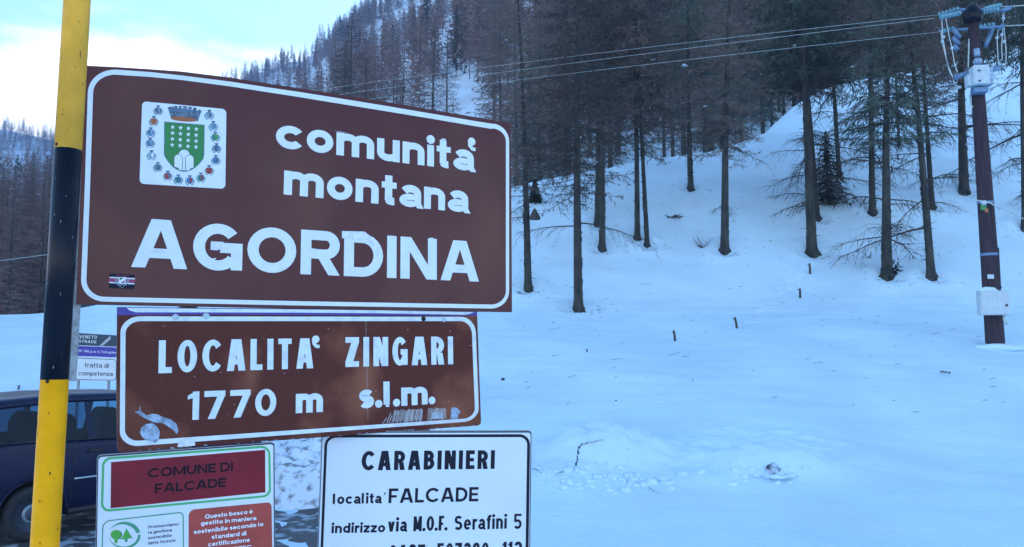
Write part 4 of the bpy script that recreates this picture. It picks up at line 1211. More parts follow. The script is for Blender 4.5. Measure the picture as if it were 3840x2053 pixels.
peel(S2, [(300, 1110), (345, 1075), (400, 1068), (440, 1095), (465, 1140), (455, 1210), (430, 1240), (380, 1220), (340, 1215), (310, 1190), (290, 1150)], Z5, 'foil')
peel(S2, [(620, 1275), (628, 1230), (648, 1212), (665, 1225), (690, 1222), (715, 1203), (765, 1208), (775, 1262), (700, 1272)], Z5, 'foil_light')
peel(S2, [(1370, 1035), (1378, 960), (1388, 925), (1430, 935), (1462, 968), (1440, 1000), (1438, 1030)], Z6, 'foil')
peel(S2, [(1205, 1030), (1215, 975), (1300, 965), (1312, 1030)], Z6, 'foil', .0009)
r = random.Random(2); b = MB()
for i in range(52):
    x = 880 + i * 8.8
    if 1130 < x < 1175: continue
    y0 = 952 - (x - 900) * .045 + r.uniform(-6, 10); y1 = 1062 - (x - 900) * .05 + r.uniform(-16, 4); sl = -20 + (x - 900) * .055
    w = r.uniform(1.6, 4.2)
    S2.poly(b, [Z6(x, y0), Z6(x + w, y0), Z6(x + w + sl, y1), Z6(x + sl, y1)], .0012 + (i % 2) * .0001)
for x0, y0, x1, y1 in ((815, 1020, 778, 1070), (850, 975, 815, 1068), (860, 1000, 836, 1064)): S2.poly(b, [Z6(x0, y0), Z6(x0 + 4, y0), Z6(x1 + 4, y1), Z6(x1, y1)], .0014)
b.build('scratches', M['foil_light'], S2.o, False, 'hatched white scratches at the lower right')
b = MB()
for i in range(46):
    x = r.uniform(480, 1770); y = r.uniform(1215, 1560); w = r.choice((1.2, 1.2, 1.6, 2.6))
    S2.poly(b, [(x, y), (x + w, y + .3), (x + w * .8, y + w), (x - w * .2, y + w * .8)], .0011)
for i in range(60):   # dotted seam
    y = 1206 + i * 6.2; x = 1371 + i * .13; S2.poly(b, [(x, y), (x + 1.1, y), (x + 1.1, y + 2.8), (x, y + 2.8)], .0011)
b.build('chips', M['foil_light'], S2.o)
# rust-brown fading patches between the letters
for q in (Z5(602, 142), Z5(870, 132), Z6(1318, 160)): bolt(S2, *q)
bolt(S2, *Z6(1138, 155), .007, 'pole_black')
# wavy bright dents along the bottom edge
r = random.Random(6); b = MB()
for i in range(36):
    x = r.uniform(520, 1790); y = 1697 - (x - 455) * .0755 - r.uniform(1, 5); w = r.uniform(3, 16)
    S2.poly(b, [(x, y), (x + w, y - w * .075 - r.uniform(0, 1)), (x + w * .8, y + 1.5 - w * .07), (x + w * .2, y + 2)], .0012)
b.build('edge_chips', M['foil'], S2.o)

# ---- white sign ---------------------------------------------------------
S3 = Sign(1600, 1800, at(1600, 1800, 1).y, 75, 'road_sign', 'white sign with black frame reading CARABINIERI localita FALCADE indirizzo via M.O.F. Serafini 5', 'sign')
S3.P0 = S1.p(1400, 1640, -.019) ; S3.o.location = S3.P0
Q1 = lambda x, y: (1180 + x / 2.911, 1580 + y / 2.911)
Q2 = lambda x, y: (1600 + x / 2.911, 1580 + y / 2.911)
Q0 = lambda x, y: (1000 + x / 2.453, 1580 + y / 2.453)
S3.plate(rr_px([(1207, 1618), (1994, 1616), (1984, 2420), (1176, 2440)], [6, 9, 9, 9], 4), .022, 'panel', [M['white_panel'], M['edge']])
band(S3, rr_px([(1208, 1619), (1993, 1617), (1983, 2419), (1177, 2439)], [6, 9, 9, 9], 4), rr_px([(1210, 1624), (1990, 1623), (1980, 2415), (1181, 2435)], [6, 9, 9, 9], 4), .0012, 'rim', 'edge')
band(S3, rr_px([(1218, 1631), (1988, 1629), (1977, 2405), (1188, 2425)], [(42, 46), 40, 40, 40], 8), rr_px([(1228, 1642), (1977, 1640), (1966, 2394), (1198, 2413)], [(30, 34), 29, 29, 29], 8), .0005, 'border', 'black')
kw = dict(m='black')
S3.text('CARABINIERI', Q1(508, 539), Q2(741, 521), Q1(720, 325), .225, 'c', .165, **kw, label='black condensed capitals CARABINIERI')
S3.text('localita', Q1(195, 908), Q1(727, 896), Q1(210, 824), .225, 'x', .115, **kw, label='black lowercase localita')
S3.text('’', Q1(752, 895), Q1(766, 895), Q1(752, 780), .16, 'c', .1, **kw)
S3.text('FALCADE', Q1(805, 896), Q2(563, 875), Q1(808, 736), .20, 'c', .12, **kw, label='black capitals FALCADE')
S3.text('indirizzo', Q1(182, 1223), Q1(768, 1213), Q1(185, 1143), .235, 'x', .115, **kw, label='black lowercase indirizzo')
S3.text('via', Q1(797, 1208), Q1(1003, 1203), Q1(800, 1097), .20, 'x', .10, **kw, label='black lowercase via')
S3.text('M.O.F.', Q1(1075, 1203), Q2(228, 1193), Q1(1080, 1040), .195, 'c', .05, **kw, label='black capitals M.O.F.')
S3.text('Serafini', Q2(300, 1191), Q2(873, 1173), Q2(305, 1033), .185, 'c', .105, **kw, label='black word Serafini')
S3.text('5', Q2(948, 1178), Q2(1036, 1176), Q2(950, 1012), .165, 'c', .1, **kw)
S3.text('0437', Q0(1120, 1285), Q0(1452, 1276), Q0(1120, 1141), .19, 'c', .12, **kw)
S3.text('507280', Q0(1560, 1272), Q0(2040, 1261), Q0(1560, 1123), .19, 'c', .12, **kw)
S3.text('112', Q0(2165, 1254), Q0(2345, 1250), Q0(2165, 1110), .19, 'c', .12, **kw)

# ---- forest certification sign -------------------------------------------
S4 = Sign(700, 1700, at(700, 1700, 1).y, 62, 'road_sign', 'white sign with green frames and a maroon block reading COMUNE DI FALCADE', 'sign')
S4.P0 = S2.p(700, 1690, .004); S4.o.location = S4.P0
Z7 = lambda x, y: (340 + x / 3.18, 1620 + y / 3.18)
R3 = lambda x, y: (340 + x / 6.779, 1860 + y / 6.779)
R4 = lambda x, y: (690 + x / 6.779, 1860 + y / 6.779)
S4.plate(rr_px([(364, 1708), (1030, 1659), (1033, 2222), (354, 2322)], [16, 12, 12, 14], 5), .018, 'panel', [M['white_panel'], M['edge']])
band(S4, rr_px([(365, 1709), (1029, 1660), (1032, 2221), (355, 2321)], [15, 11, 12, 14], 5), rr_px([(369, 1715), (1025, 1666), (1028, 2216), (359, 2315)], [14, 10, 12, 14], 5), .0012, 'rim', 'edge')
band(S4, rr_px([Z7(138, 308), Z7(2140, 160), Z7(2152, 775), Z7(118, 960)], [30, 34, 30, 34], 8), rr_px([Z7(165, 335), Z7(2115, 188), Z7(2126, 752), Z7(148, 930)], [24, 26, 23, 26], 8), .0005, 'frame_line', 'green_frame', 'green rounded frame round the maroon block')
strip(S4, [Z7(243, 362), Z7(2080, 215), Z7(2083, 722), Z7(238, 912)], 'red_block', .0005, 'maroon_block')
S4.text('COMUNE DI', Z7(680, 550), Z7(1695, 464), Z7(690, 438), .22, 'c', .10, 'dark_red_text', lift=.0010, label='black capitals COMUNE DI on the maroon block')
S4.text('FALCADE', Z7(765, 735), Z7(1612, 655), Z7(770, 622), .22, 'c', .10, 'dark_red_text', lift=.0010, label='black capitals FALCADE on the maroon block')
band(S4, rr_px([Z7(138, 1062), Z7(1110, 950), Z7(1118, 2090), Z7(110, 2230)], [30, 20, 20, 26], 8), rr_px([Z7(152, 1074), Z7(1096, 966), Z7(1104, 2078), Z7(124, 2216)], [26, 16, 16, 22], 8), .0005, 'frame_line', 'green_thin', 'thin teal frame round the logo')
strip(S4, rr_px([R4(118, 358), R4(2225, 160), R4(2260, 2400), R4(110, 2560)], [(22, 24), (16, 20), 18, 18], 8), 'rust_block', .0005, 'rust_red_block')
for t_, a_, b_, c_ in (('Promuoviamo', (1460, 833), (2238, 752), (1462, 757)), ('la gestione', (1458, 970), (2072, 905), (1460, 892)), ('sostenibile', (1455, 1108), (2062, 1042), (1457, 1030)), ('delle foreste', (1455, 1243), (2158, 1166), (1457, 1165))):
    S4.text(t_, R3(*a_), R3(*b_), R3(*c_), .205, 'c', .11, 'navy_text', lift=.0006)
for t_, a_, b_, c_ in (('Questo bosco è', (530, 583), (1745, 445), (532, 476)), ('gestito in maniera', (425, 752), (1835, 612), (427, 648)), ('sostenibile secondo lo', (245, 972), (2018, 766), (247, 866)), ('standard di', (700, 1100), (1582, 1002), (702, 992)), ('certificazione', (607, 1290), (1672, 1166), (609, 1182)), ('in PEFC', (1090, 1424), (1722, 1350), (1092, 1318))):
    S4.text(t_, R4(*a_), R4(*b_), R4(*c_), .225, 'c', .11, 'white_film', lift=.0011)
lg = lambda pts, m, l, nm='logo_piece': emb(pts, m, l, nm, None, R3, S4)
lg([(655 + 145 * math.cos(t) , 990 + 122 * math.sin(t)) for t in np.linspace(0, 6.283, 22)[:-1]], 'dark_teal', .0006); lg([(645 + 138 * math.cos(t) , 988 + 118 * math.sin(t)) for t in np.linspace(0, 6.283, 22)[:-1]], 'leaf_green', .0009, 'logo_tree')
lg([(605, 1080), (685, 1075), (685, 1200), (605, 1205)], 'leaf_green', .0007, 'logo_trunk')
lg([(905, 820), (1062, 1075), (735, 1112), (745, 1100), (855, 1020)], 'green_thin', .0006, 'logo_tree'); lg([(905, 835), (1035, 1068), (780, 1100)], 'leaf_green', .0009, 'logo_tree'); lg([(865, 1080), (938, 1075), (938, 1170), (868, 1175)], 'green_thin', .0008, 'logo_trunk')
def cres(a0, a1, w0, w1, m_):
    O__ = []; I__ = []
    for i in range(15):
        t = i / 14; a = (a0 + (a1 - a0) * t) * D2R; w = w0 + (w1 - w0) * math.sin(t * math.pi / 2)
        cx, cy = 865, 1000
        ox = cx + 405 * math.cos(a) - 0; oy = cy - 340 * math.sin(a)
        O__.append((ox, oy)); I__.append((cx + (405 - w) * math.cos(a), cy - (340 - w) * math.sin(a)))
    lg(O__ + I__[::-1], m_, .0007, 'logo_arc')
cres(150, 12, 6, 105, 'green_thin'); cres(188, 362, 4, 70, 'green_thin')

# ---- posts carrying the four signs ---------------------------------------
for px, lab in ((715, 'left galvanised post behind the brown signs'), (1608, 'right galvanised post behind the brown and white signs')):
    c = S1.p(px, 1160, -.060)
    t_ = S1.p(px, 420, -.060); b = MB()
    ztop = t_.z - .02
    b.tube([(c.x, c.y, -.2), (c.x, c.y, ztop)], .030, 16); b.lathe(Vector((c.x, c.y, ztop)), [(.031, -.01), (.031, .004), (.02, .010)], 14)
    e = thing('sign_post', lab, 'post', (c.x, c.y, 0), 'posts behind the signs'); b.build('tube', M['galv'], e, True)
    for z in (c.z - .02, c.z + .25, S2.p(px, 1600).z - .02):
        b = MB(); b.lathe(Vector((c.x, c.y, z)), [(.031, -.02), (.034, -.015), (.034, .015), (.031, .02)], 16); b.build('bracket', M['galv'], e, True)

# ---- striped marker pole ---------------------------------------------------
pc = at(230, 1000, 2.18); R_ = .0345
e = thing('marker_pole', 'tall yellow and black striped snow marker pole at the left', 'pole', (pc.x, pc.y, 0))
z1 = at(230, 563, 2.18).z; z2 = at(200, 1424, 2.18).z
def cyl_part(z0, z1_, m, lab, rr=R_):
    b = MB(); n = 48; vs = []; fs = []
    for z in (z0, z1_):
        for j in range(n): t = 2 * math.pi * j / n; vs.append((pc.x + rr * math.cos(t), pc.y + rr * math.sin(t), z))
    for j in range(n): fs.append((j, (j + 1) % n, (j + 1) % n + n, j + n))
    fs.append(tuple(reversed(range(n)))); fs.append(tuple(range(n, 2 * n)))
    b.add(vs, fs); o = b.build('band', M[m], e, False, lab)
    o.data.polygons.foreach_set('use_smooth', [len(p.vertices) == 4 for p in o.data.polygons]); return o
cyl_part(z1, 3.75, 'yellow_hazed', 'upper, paler yellow band'); cyl_part(z2, z1, 'pole_black', 'black band'); cyl_part(-.15, z2, 'yellow', 'lower yellow band')
b = MB(); b.lathe(Vector((pc.x, pc.y, 3.75)), [(R_ + .002, -.01), (R_ + .002, .01), (R_ * .6, .03), (.002, .035)], 24); b.build('cap', M['pole_black'], e, True)
for k, zz in ((0, z1 + .008), (1, z2 - .004)):
    b = MB(); a = -2.05 + k * .5; c = Vector((pc.x + R_ * math.cos(a), pc.y + R_ * math.sin(a), zz)); b.lathe(c, [(.005, -.001), (.0045, .002), (.001, .003)], 10, Vector((math.cos(a), math.sin(a), 0)))
    b.build('paint_run', M['pole_black'], e)

r = random.Random(31)
for mname, zr_, n_c in (('pole_black', (.6, z2), 26), ('pole_black', (z1, 3.3), 22), ('galv', (z2, z1), 22)):
    b = MB()
    for i in range(n_c):
        a = r.uniform(-3.0, .1); z = r.uniform(*zr_); w = r.uniform(.0006, .0022) / R_; h = r.uniform(.001, .006) * (2.5 if r.random() < .15 else 1)
        if mname == 'galv': w *= .6
        n = 7; vs = []
        for t in np.linspace(0, 6.283, n + 1)[:-1]:
            k_ = r.uniform(.6, 1.1); aa = a + math.cos(t) * w * k_; vs.append((pc.x + (R_ + .0005) * math.cos(aa), pc.y + (R_ + .0005) * math.sin(aa), z + math.sin(t) * h * k_))
        b.add(vs, [tuple(range(n))])
    o = b.build('paint_chips', M[mname], e); o['kind'] = 'stuff'
# ---- distant road authority sign ---------------------------------------------
V_ = lambda x, y: (250 + x / 4.919, 1220 + y / 4.919)
S5 = Sign(360, 1340, 15.0, 78, 'road_sign', 'small road sign behind the minivan with a teal, a violet and a white panel', 'sign')
strip5 = lambda c, m, l, nm, lab=None, rad=0: (lambda b: (S5.poly(b, rr_px([V_(*q) for q in c], rad, 4), l), b.build(nm, M[m], S5.o, False, lab)))(MB())
S5.plate([V_(180, 143), V_(935, 190), V_(932, 400), V_(165, 370)], .04, 'panel', [M['dark_teal'], M['edge']])
S5.plate([V_(163, 373), V_(932, 403), V_(930, 602), V_(148, 578)], .04, 'panel', [M['blue_panel'], M['edge']])
S5.plate(rr_px([V_(143, 585), V_(930, 612), V_(926, 1030), V_(112, 1020)], [3, 3, 3, 3], 3), .04, 'panel', [M['white_panel'], M['edge']])
band(S5, rr_px([V_(170, 370), V_(930, 402), V_(926, 606), V_(152, 576)], 8, 5), rr_px([V_(178, 380), V_(922, 412), V_(918, 596), V_(162, 568)], 7, 5), .003, 'border', 'white_film')
band(S5, rr_px([V_(152, 600), V_(922, 632), V_(915, 1022), V_(124, 1010)], 13, 6), rr_px([V_(163, 612), V_(912, 642), V_(904, 1012), V_(136, 998)], 11, 6), .003, 'border', 'navy_text')
strip5([(105, 141), (178, 144), (112, 1022), (28, 1018)], 'pole_black', -.03, 'side_plate', 'dark plate at the left edge')
S5.text('VENETO', V_(232, 243), V_(556, 252), V_(232, 182), .15, 'c', .25, 'white_film', lift=.004)
S5.text('STRADE', V_(225, 322), V_(548, 336), V_(225, 270), .17, 'c', .25, 'white_film', lift=.004)
for k in range(4): strip5([(610 + k * 17, 376), (618 + k * 17, 377), (812, 204 + k * 18), (806, 200 + k * 18)], 'white_film', .004 + k * .0004, 'stripe_mark')
S5.text('SP 346 p.so S. Pellegrino', V_(220, 496), V_(915, 530), V_(222, 450), .15, 'c', .14, 'white_film', lift=.004)
S5.text('tratta di', V_(330, 778), V_(772, 790), V_(332, 716), .14, 'x', .12, 'navy_text', lift=.004)
S5.text('competenza', V_(215, 926), V_(848, 940), V_(215, 866), .14, 'x', .12, 'navy_text', lift=.004)
for x in (203, 765):
    c = S5.p(*V_(x, 900), -.07); g = ground(c.x, c.y, False); b = MB(); b.tube([(c.x, c.y, g - .1), (c.x, c.y, S5.p(*V_(x, 300)).z)], .026, 10); b.build('post', M['galv'], S5.o, True)

# ---- utility pole ---------------------------------------------------------------
pb = hit(3733, 1302); D = pb.y
def U(px, py, dy=0): return at(px, py, D + dy)
e = thing('utility_pole', 'brown wooden utility pole with insulators and a grey switch box', 'pole', pb)
tp = U(3648, 62); mid = U(3700, 900)
b = MB()
pts = [pb - Vector((0, 0, .3)), pb, pb.lerp(tp, .35), pb.lerp(tp, .7), tp]
w0 = 66 / FPX * D / 2; w1 = 40 / FPX * D / 2
b.tube(pts, [w0 * 1.02, w0, w0 * .88, w0 * .74, w1 * 1.0], 18); b.build('pole', M['pole_wood'], e, True)
b = MB(); pm = pb.lerp(tp, .27); b.lathe(pm, [(w0 * .93, -.03), (w0 * .96, -.02), (w0 * .96, .02), (w0 * .9, .03)], 18)
b.lathe(pb.lerp(tp, .425), [(w0 * .88, -.02), (w0 * .91, -.015), (w0 * .91, .015), (w0 * .88, .02)], 18); b.build('pole_band', M['blue_steel'], e, True)
b = MB(); b.lathe(tp, [(w1 * 1.5, -.16), (w1 * 1.75, -.02), (w1 * 1.6, .10), (w1 * .9, .24), (.01, .30)], 14); b.build('cap', M['pole_black'], e, True)
def insul(p, q, n, r=.055):
    """string of glass discs from p to q"""
    p, q = Vector(p), Vector(q); ax = (q - p); L = ax.length; ax.normalize(); b = MB()
    b.tube([p, q], .012, 6)
    for k in range(n):
        c = p + ax * (L * (k + .5) / n); h = L / n
        b.lathe(c, [(.02, -h * .4), (r, -h * .25), (r * .9, -h * .05), (.025, h * .1), (.02, h * .4)], 12, ax)
    return b.build('insulator', M['insulator'], e, True)
F3 = lambda x, y, dy=0: U(3500 + x / 3.279, y / 3.279, dy)
# crossarm and braces
b = MB(); b.tube([F3(330, 120, .1), F3(720, 120, -.1)], .035, 8); b.tube([F3(60, 385, .3), F3(880, 325, -.3)], .03, 8); b.build('crossarm', M['blue_steel'], e, True)
insul(F3(60, 185, .45), F3(330, 105, .12), 6); insul(F3(90, 215, -.35), F3(345, 160, -.12), 6)
insul(F3(620, 150, -.1), F3(820, 115, -.35), 5); insul(F3(640, 110, .15), F3(835, 62, .45), 5)
insul(F3(120, 385, .1), F3(270, 345, .1), 3); insul(F3(560, 335, -.1), F3(760, 300, -.1), 4)
for a_, c_ in (((240, 350), (330, 470)), ((235, 460), (320, 550)), ((250, 560), (300, 620)), ((740, 320), (690, 440)), ((700, 430), (640, 570)), ((830, 140), (950, 95)), ((800, 360), (860, 310))):
    b = MB(); p1, p2 = F3(*a_), F3(*c_); b.tube([p1, p2], .045, 8); b.build('arrester', M['blue_steel'], e, True)
# arms down to the switch, dropper loops
def loop(pts, r=.011, m='cable', name='cable'):
    b = MB(); P = [F3(*q) for q in pts]; Q = []
    for i in range(len(P) - 1):
        for j in range(4):
            t = j / 4; p0_ = P[max(i - 1, 0)]; p3_ = P[min(i + 2, len(P) - 1)]; p1_, p2_ = P[i], P[i + 1]
            Q.append(.5 * ((2 * p1_) + (p2_ - p0_) * t + (2 * p0_ - 5 * p1_ + 4 * p2_ - p3_) * t * t + (3 * p1_ - p0_ - 3 * p2_ + p3_) * t ** 3))
    Q.append(P[-1]); b.tube(Q, r, 6); return b.build(name, M[m], e, True)
loop([(105, 240), (115, 430), (140, 600), (180, 800), (235, 940)]); loop([(155, 230), (190, 430), (230, 600), (260, 780), (300, 900)]); loop([(95, 380), (110, 520), (160, 720), (200, 880), (240, 950)])
loop([(870, 150), (860, 300), (850, 430), (840, 600), (850, 740)]); loop([(850, 180), (870, 360), (885, 520), (895, 650), (890, 800)]); loop([(800, 360), (785, 470), (790, 620), (800, 800)])
loop([(440, 480), (436, 620), (430, 840)], .016, 'pale_cable'); loop([(575, 520), (550, 600), (545, 680)], .02, 'pale_cable')
loop([(480, 1130), (450, 1200), (470, 1310), (510, 1290), (505, 1190), (490, 1130)], .020, 'pale_cable'); loop([(610, 1130), (605, 1200), (640, 1280), (650, 1380)], .020, 'pale_cable')
for q in ((125, 458), (110, 518), (232, 596), (862, 230), (842, 430), (782, 468), (872, 515), (860, 800), (325, 1075)):
    b = MB(); lump(b, F3(*q, -.02), .035, .035, .035, 1, 8, 6, 0); b.build('clamp', M['light_grey'], e, True)
b = MB(); fx = Vector((1, -.15, 0)).normalized(); fy = Vector((.15, 1, 0)).normalized(); fz = Vector((0, 0, 1))
c = F3(565, 940, -.30); s_ = D / FPX / 3.279
bevel(b_o := (lambda b: (b.box(c, (190 * s_, .26, 250 * s_), (fx, fy, fz)), b.build('switch_box', M['light_grey'], e))[1])(MB()), .03, 3)
bb = MB(); bb.box(F3(440, 1000, -.22), (75 * s_, .18, 150 * s_), (fx, fy, fz)); bevel(bb.build('switch_box', M['light_grey'], e, False, 'smaller white box at the left'), .02)
bb = MB(); bb.box(F3(665, 950, -.20), (100 * s_, .22, 230 * s_), (fx, fy, fz)); bevel(bb.build('switch_box', M['foil'], e, False, 'blue grey side of the box'), .04, 3)
bb = MB(); bb.box(F3(565, 1120, -.22), (170 * s_, .2, 70 * s_), (fx, fy, fz)); bevel(bb.build('bracket', M['blue_steel'], e), .015)
bb = MB()
for q in ((565, 868), (572, 995)): bb.box(F3(*q, -.435), (26 * s_, .01, 18 * s_), (fx, fy, fz))
bb.build('box_window', M['navy_text'], e)
bb = MB(); bb.tube([F3(255, 960, .0), F3(460, 890, -.15)], .055, 8); bb.build('arm', M['blue_steel'], e, True)
bb = MB(); bb.tube([F3(690, 870, -.15), F3(810, 835, 0)], .055, 8); bb.build('arm', M['blue_steel'], e, True)
bb = MB(); bb.lathe(F3(535, 650, -.22), [(.055, -.08), (.06, 0), (.055, .08)], 12); bb.build('bushing', M['foil'], e, True)
bb = MB(); lump(bb, F3(545, 760, -.22), .09, .09, .085, 2, 12, 8, 0); bb.build('bushing', M['foil'], e, True)
# conduit on the right flank, tags, guy wire
w7 = D / FPX
b = MB(); b.tube([at(3744, 930, D - .05), at(3752, 1075, D - .12), at(3757, 1080, D - .12)], .012, 6); b.build('conduit', M['pole_black'], e, True)
b = MB(); b.tube([at(3738, 950, D - .1), at(3752, 1290, D - .1)], .045, 8); b.build('conduit', M['pole_wood'], e, True, 'dark pipe running down the right flank of the pole')
b = MB(); b.box(at(3688, 778, D - .20), (22 * w7, .006, 22 * w7)); b.build('tag', M['tag_green'], e); b = MB(); b.box(at(3700, 790, D - .205), (12 * w7, .006, 14 * w7)); b.build('tag', M['tag_orange'], e)
b = MB(); b.box(at(3715, 1038, D - .25), (24 * w7, .006, 16 * w7)); b.build('tag', M['light_grey'], e)
b = MB(); b.tube([at(3665, 752, D - .22), at(3715, 762, D - .24), at(3750, 785, D - .2)], .016, 6); lump(b, at(3690, 762, D - .22), .06, .05, .05, 3, 9, 6, .2); b.build('cable_clamp', M['light_grey'], e, True)
b = MB(); b.tube([at(3716, 765, D), at(3800, 800, D + .4), at(3990, 905, D + 1.8)], .009, 5); tag(b.build('cable', M['cable'], None, True), 'thin cable running right from the middle of the utility pole', 'cable')
# cabinet on the pole
c = at(3723, 1137, D - .34); k_ = thing('meter_cabinet', 'pale green metal cabinet fixed to the foot of the utility pole', 'cabinet', c)
cx = Vector((1, -.12, 0)).normalized(); cy = Vector((.12, 1, 0)).normalized(); s_ = D / FPX * .985
b = MB(); b.box(c, (100 * s_, .20, 90 * s_), (cx, cy, fz)); bevel(b.build('body', M['light_grey'], k_), .008)
b = MB(); b.box(c - cy * .105, (93 * s_, .012, 83 * s_), (cx, cy, fz)); bevel(b.build('door', M['light_grey'], k_), .006)
b = MB(); b.box(c - cy * .12 + cx * (38 * s_) - fz * (10 * s_), (6 * s_, .02, 9 * s_), (cx, cy, fz)); b.build('lock', M['navy_text'], k_)
b = MB(); b.tube([c + cx * .20 - fz * .25 , c + cx * .2 - fz * .33, c + cx * .24 - fz * .43], .03, 8); b.build('cable_outlet', M['pale_cable'], k_, True)
b = MB(); lump(b, c + fz * (46 * s_) - cx * .10, .20, .10, .075, 7, 14, 9, .25); tag(b.build('snow_cap', M['snow'], None, True), 'small heap of snow on top of the pale green cabinet', 'snow')
b = MB(); lump(b, pb + Vector((0, 0, -.02)), .55, .35, .10, 9, 16, 8, .2); tag(b.build('snow_mound', M['snow'], None, True), 'low snow mound round the foot of the utility pole', 'snow', None, 'stuff')
# wires
def wire(p, q, sag, lab, r=.012, m='cable'):
    p, q = Vector(p), Vector(q); b = MB(); n = 40
    b.tube([p.lerp(q, i / n) - Vector((0, 0, 4 * sag * (i / n) * (1 - i / n))) for i in range(n + 1)], r, 5)
    tag(b.build('power_line', M[m], None, True), lab, 'wire', 'overhead power lines')
def thru(p, px, py, Yf, sag, lab, px2, py2):
    """wire from p whose far end is at photo direction (px, py), depth Yf"""
    wire(p, at(px, py, Yf), sag, lab)
wl = [((60, 185, .45), (1420, 306), (100, 505), 'uppermost of the three overhead wires leading left from the utility pole'), ((10, 228, -.3), (1400, 338), (100, 532), 'middle of the three overhead wires leading left from the utility pole'), ((100, 392, .2), (1420, 368), (100, 560), 'lowest of the three overhead wires leading left from the utility pole')]
for (x, y, dy), m1_, m2_, lab in wl:
    p = F3(x, y, dy); a_ = at(*m1_, 22); c_ = at(*m2_, 26.6); b = MB(); P = []
    for i in range(60):      # parabola through the three points, continuing to the next pole out of view
        k = 5.0 * i / 59
        P.append(p * ((k - 1) * (k - 1.93) / 1.93) + a_ * (k * (k - 1.93) / (1 - 1.93)) + c_ * (k * (k - 1) / (1.93 * .93)))
    b.tube(P, .0042, 5); tag(b.build('power_line', M['cable'], None, True), lab, 'wire', 'overhead power lines')
for (x, y, dy), lab in (((835, 85, .3), 'upper overhead wire leaving the utility pole to the right'), ((860, 322, -.2), 'lower overhead wire leaving the utility pole to the right')):
    p = F3(x, y, dy); wire(p, p + Vector((22, -6, .6)), .5, lab, .012)
wire(at(-600, 1046, 24), at(1100, 812, 28), .15, 'single wire crossing the dark trees at the far left', .008)

# ---- minivan -----------------------------------------------------------------------
car = thing('parked_minivan', 'dark blue minivan parked on the road behind the striped pole', 'car', (car_c.x, car_c.y, .02))
right = -hl
def CW(x, y, z):  # x forward from the rear axle, y to the camera side, z up; car_c is under the near rear wheel face
    x = x if x < 1.6 else 1.6 + (x - 1.6) * .86
    return car_c + hd * x + right * (y - .86) + Vector((0, 0, z + .02))
def roofz(x): return float(np.interp(x, [-.95, -.8, -.4, .4, 1.3, 2.0, 2.35, 3.05, 3.75], [1.50, 1.60, 1.68, 1.73, 1.72, 1.66, 1.55, 1.08, .80]))
def beltz(x): return float(np.interp(x, [-1, 0, 1.5, 3.0, 3.8], [1.15, 1.14, 1.10, 1.02, .80]))
def sidey(x, z):
    base = .88 - .10 * max(0, x - 2.9) ** 1.5 - .10 * max(0, -.6 - x)
    b_ = beltz(x)
    if z <= b_:
        t = (z - .2) / max(b_ - .2, .1); return base - .06 * (1 - t) ** 2 * 1.2 + .015 * math.sin(t * 3) - .02 * t
    return base - .02 - (z - b_) * .36
wheels = [(0.0, .33), (2.72, .33)]
def archz(x):
    z = .24
    for wx, rr in wheels:
        d_ = abs(x - wx)
        if d_ < .385: z = max(z, .31 + math.sqrt(.385 ** 2 - d_ ** 2))
    return z
_r0 = roofz
def roofz(x): return _r0(x) * .985
XS = sorted(set([round(-.95 + i * .05, 3) for i in range(95)] + [-.385, .385, 2.335, 3.105]))
def side(sgn):
    b = MB(); n = 12; vs = []; fs = []
    for x in XS:
        z0 = archz(x); z1_ = beltz(x)
        for j in range(n):
            z = z0 + (z1_ - z0) * j / (n - 1); vs.append(CW(x, sgn * sidey(x, z), z))
    for i in range(len(XS) - 1):
        for j in range(n - 1):
            f = (i * n + j, (i + 1) * n + j, (i + 1) * n + j + 1, i * n + j + 1); fs.append(f if sgn > 0 else f[::-1])
    b.add(vs, fs); return b
GX = (-.78, 2.55)
def glasszone(x): return GX[0] < x < 2.72
def gtop(x): return roofz(x) - .115
def rooflow(x): return roofz(x) - .05
b = side(1); bb = side(-1); b.add(bb.v, bb.f)
# roof, bonnet, front and rear skins
ny = 15; vs = []; fs = []
for x in XS:
    zt = roofz(x); lo_ = max(rooflow(x) - (.06 if glasszone(x) else 0), beltz(x)) if x < 3.0 else beltz(x)
    w = sidey(x, min(lo_, zt))
    for j in range(ny):
        t = -1 + 2 * j / (ny - 1); y = w * math.sin(t * math.pi / 2) if True else w * t
        z = lo_ + (zt - lo_) * (max(0, 1 - abs(t) ** 3.2)) ** .6
        vs.append(CW(x, y, z))
for i in range(len(XS) - 1):
    for j in range(ny - 1): fs.append((i * ny + j, i * ny + j + 1, (i + 1) * ny + j + 1, (i + 1) * ny + j))
b.add(vs, fs)
for x, fl in ((XS[0], 1), (XS[-1], -1)):
    P_ = [CW(x, sg * sidey(x, z), z) for sg in (1,) for z in np.linspace(.3, roofz(x) - .06, 8)] + [CW(x, -sidey(x, z), z) for z in np.linspace(roofz(x) - .06, .3, 8)]
    b.add(P_, [tuple(range(len(P_)))])
body = b.build('body', M['car'], car, True)
sd = body.modifiers.new('thick', 'SOLIDIFY'); sd.thickness = .03; sd.offset = -1
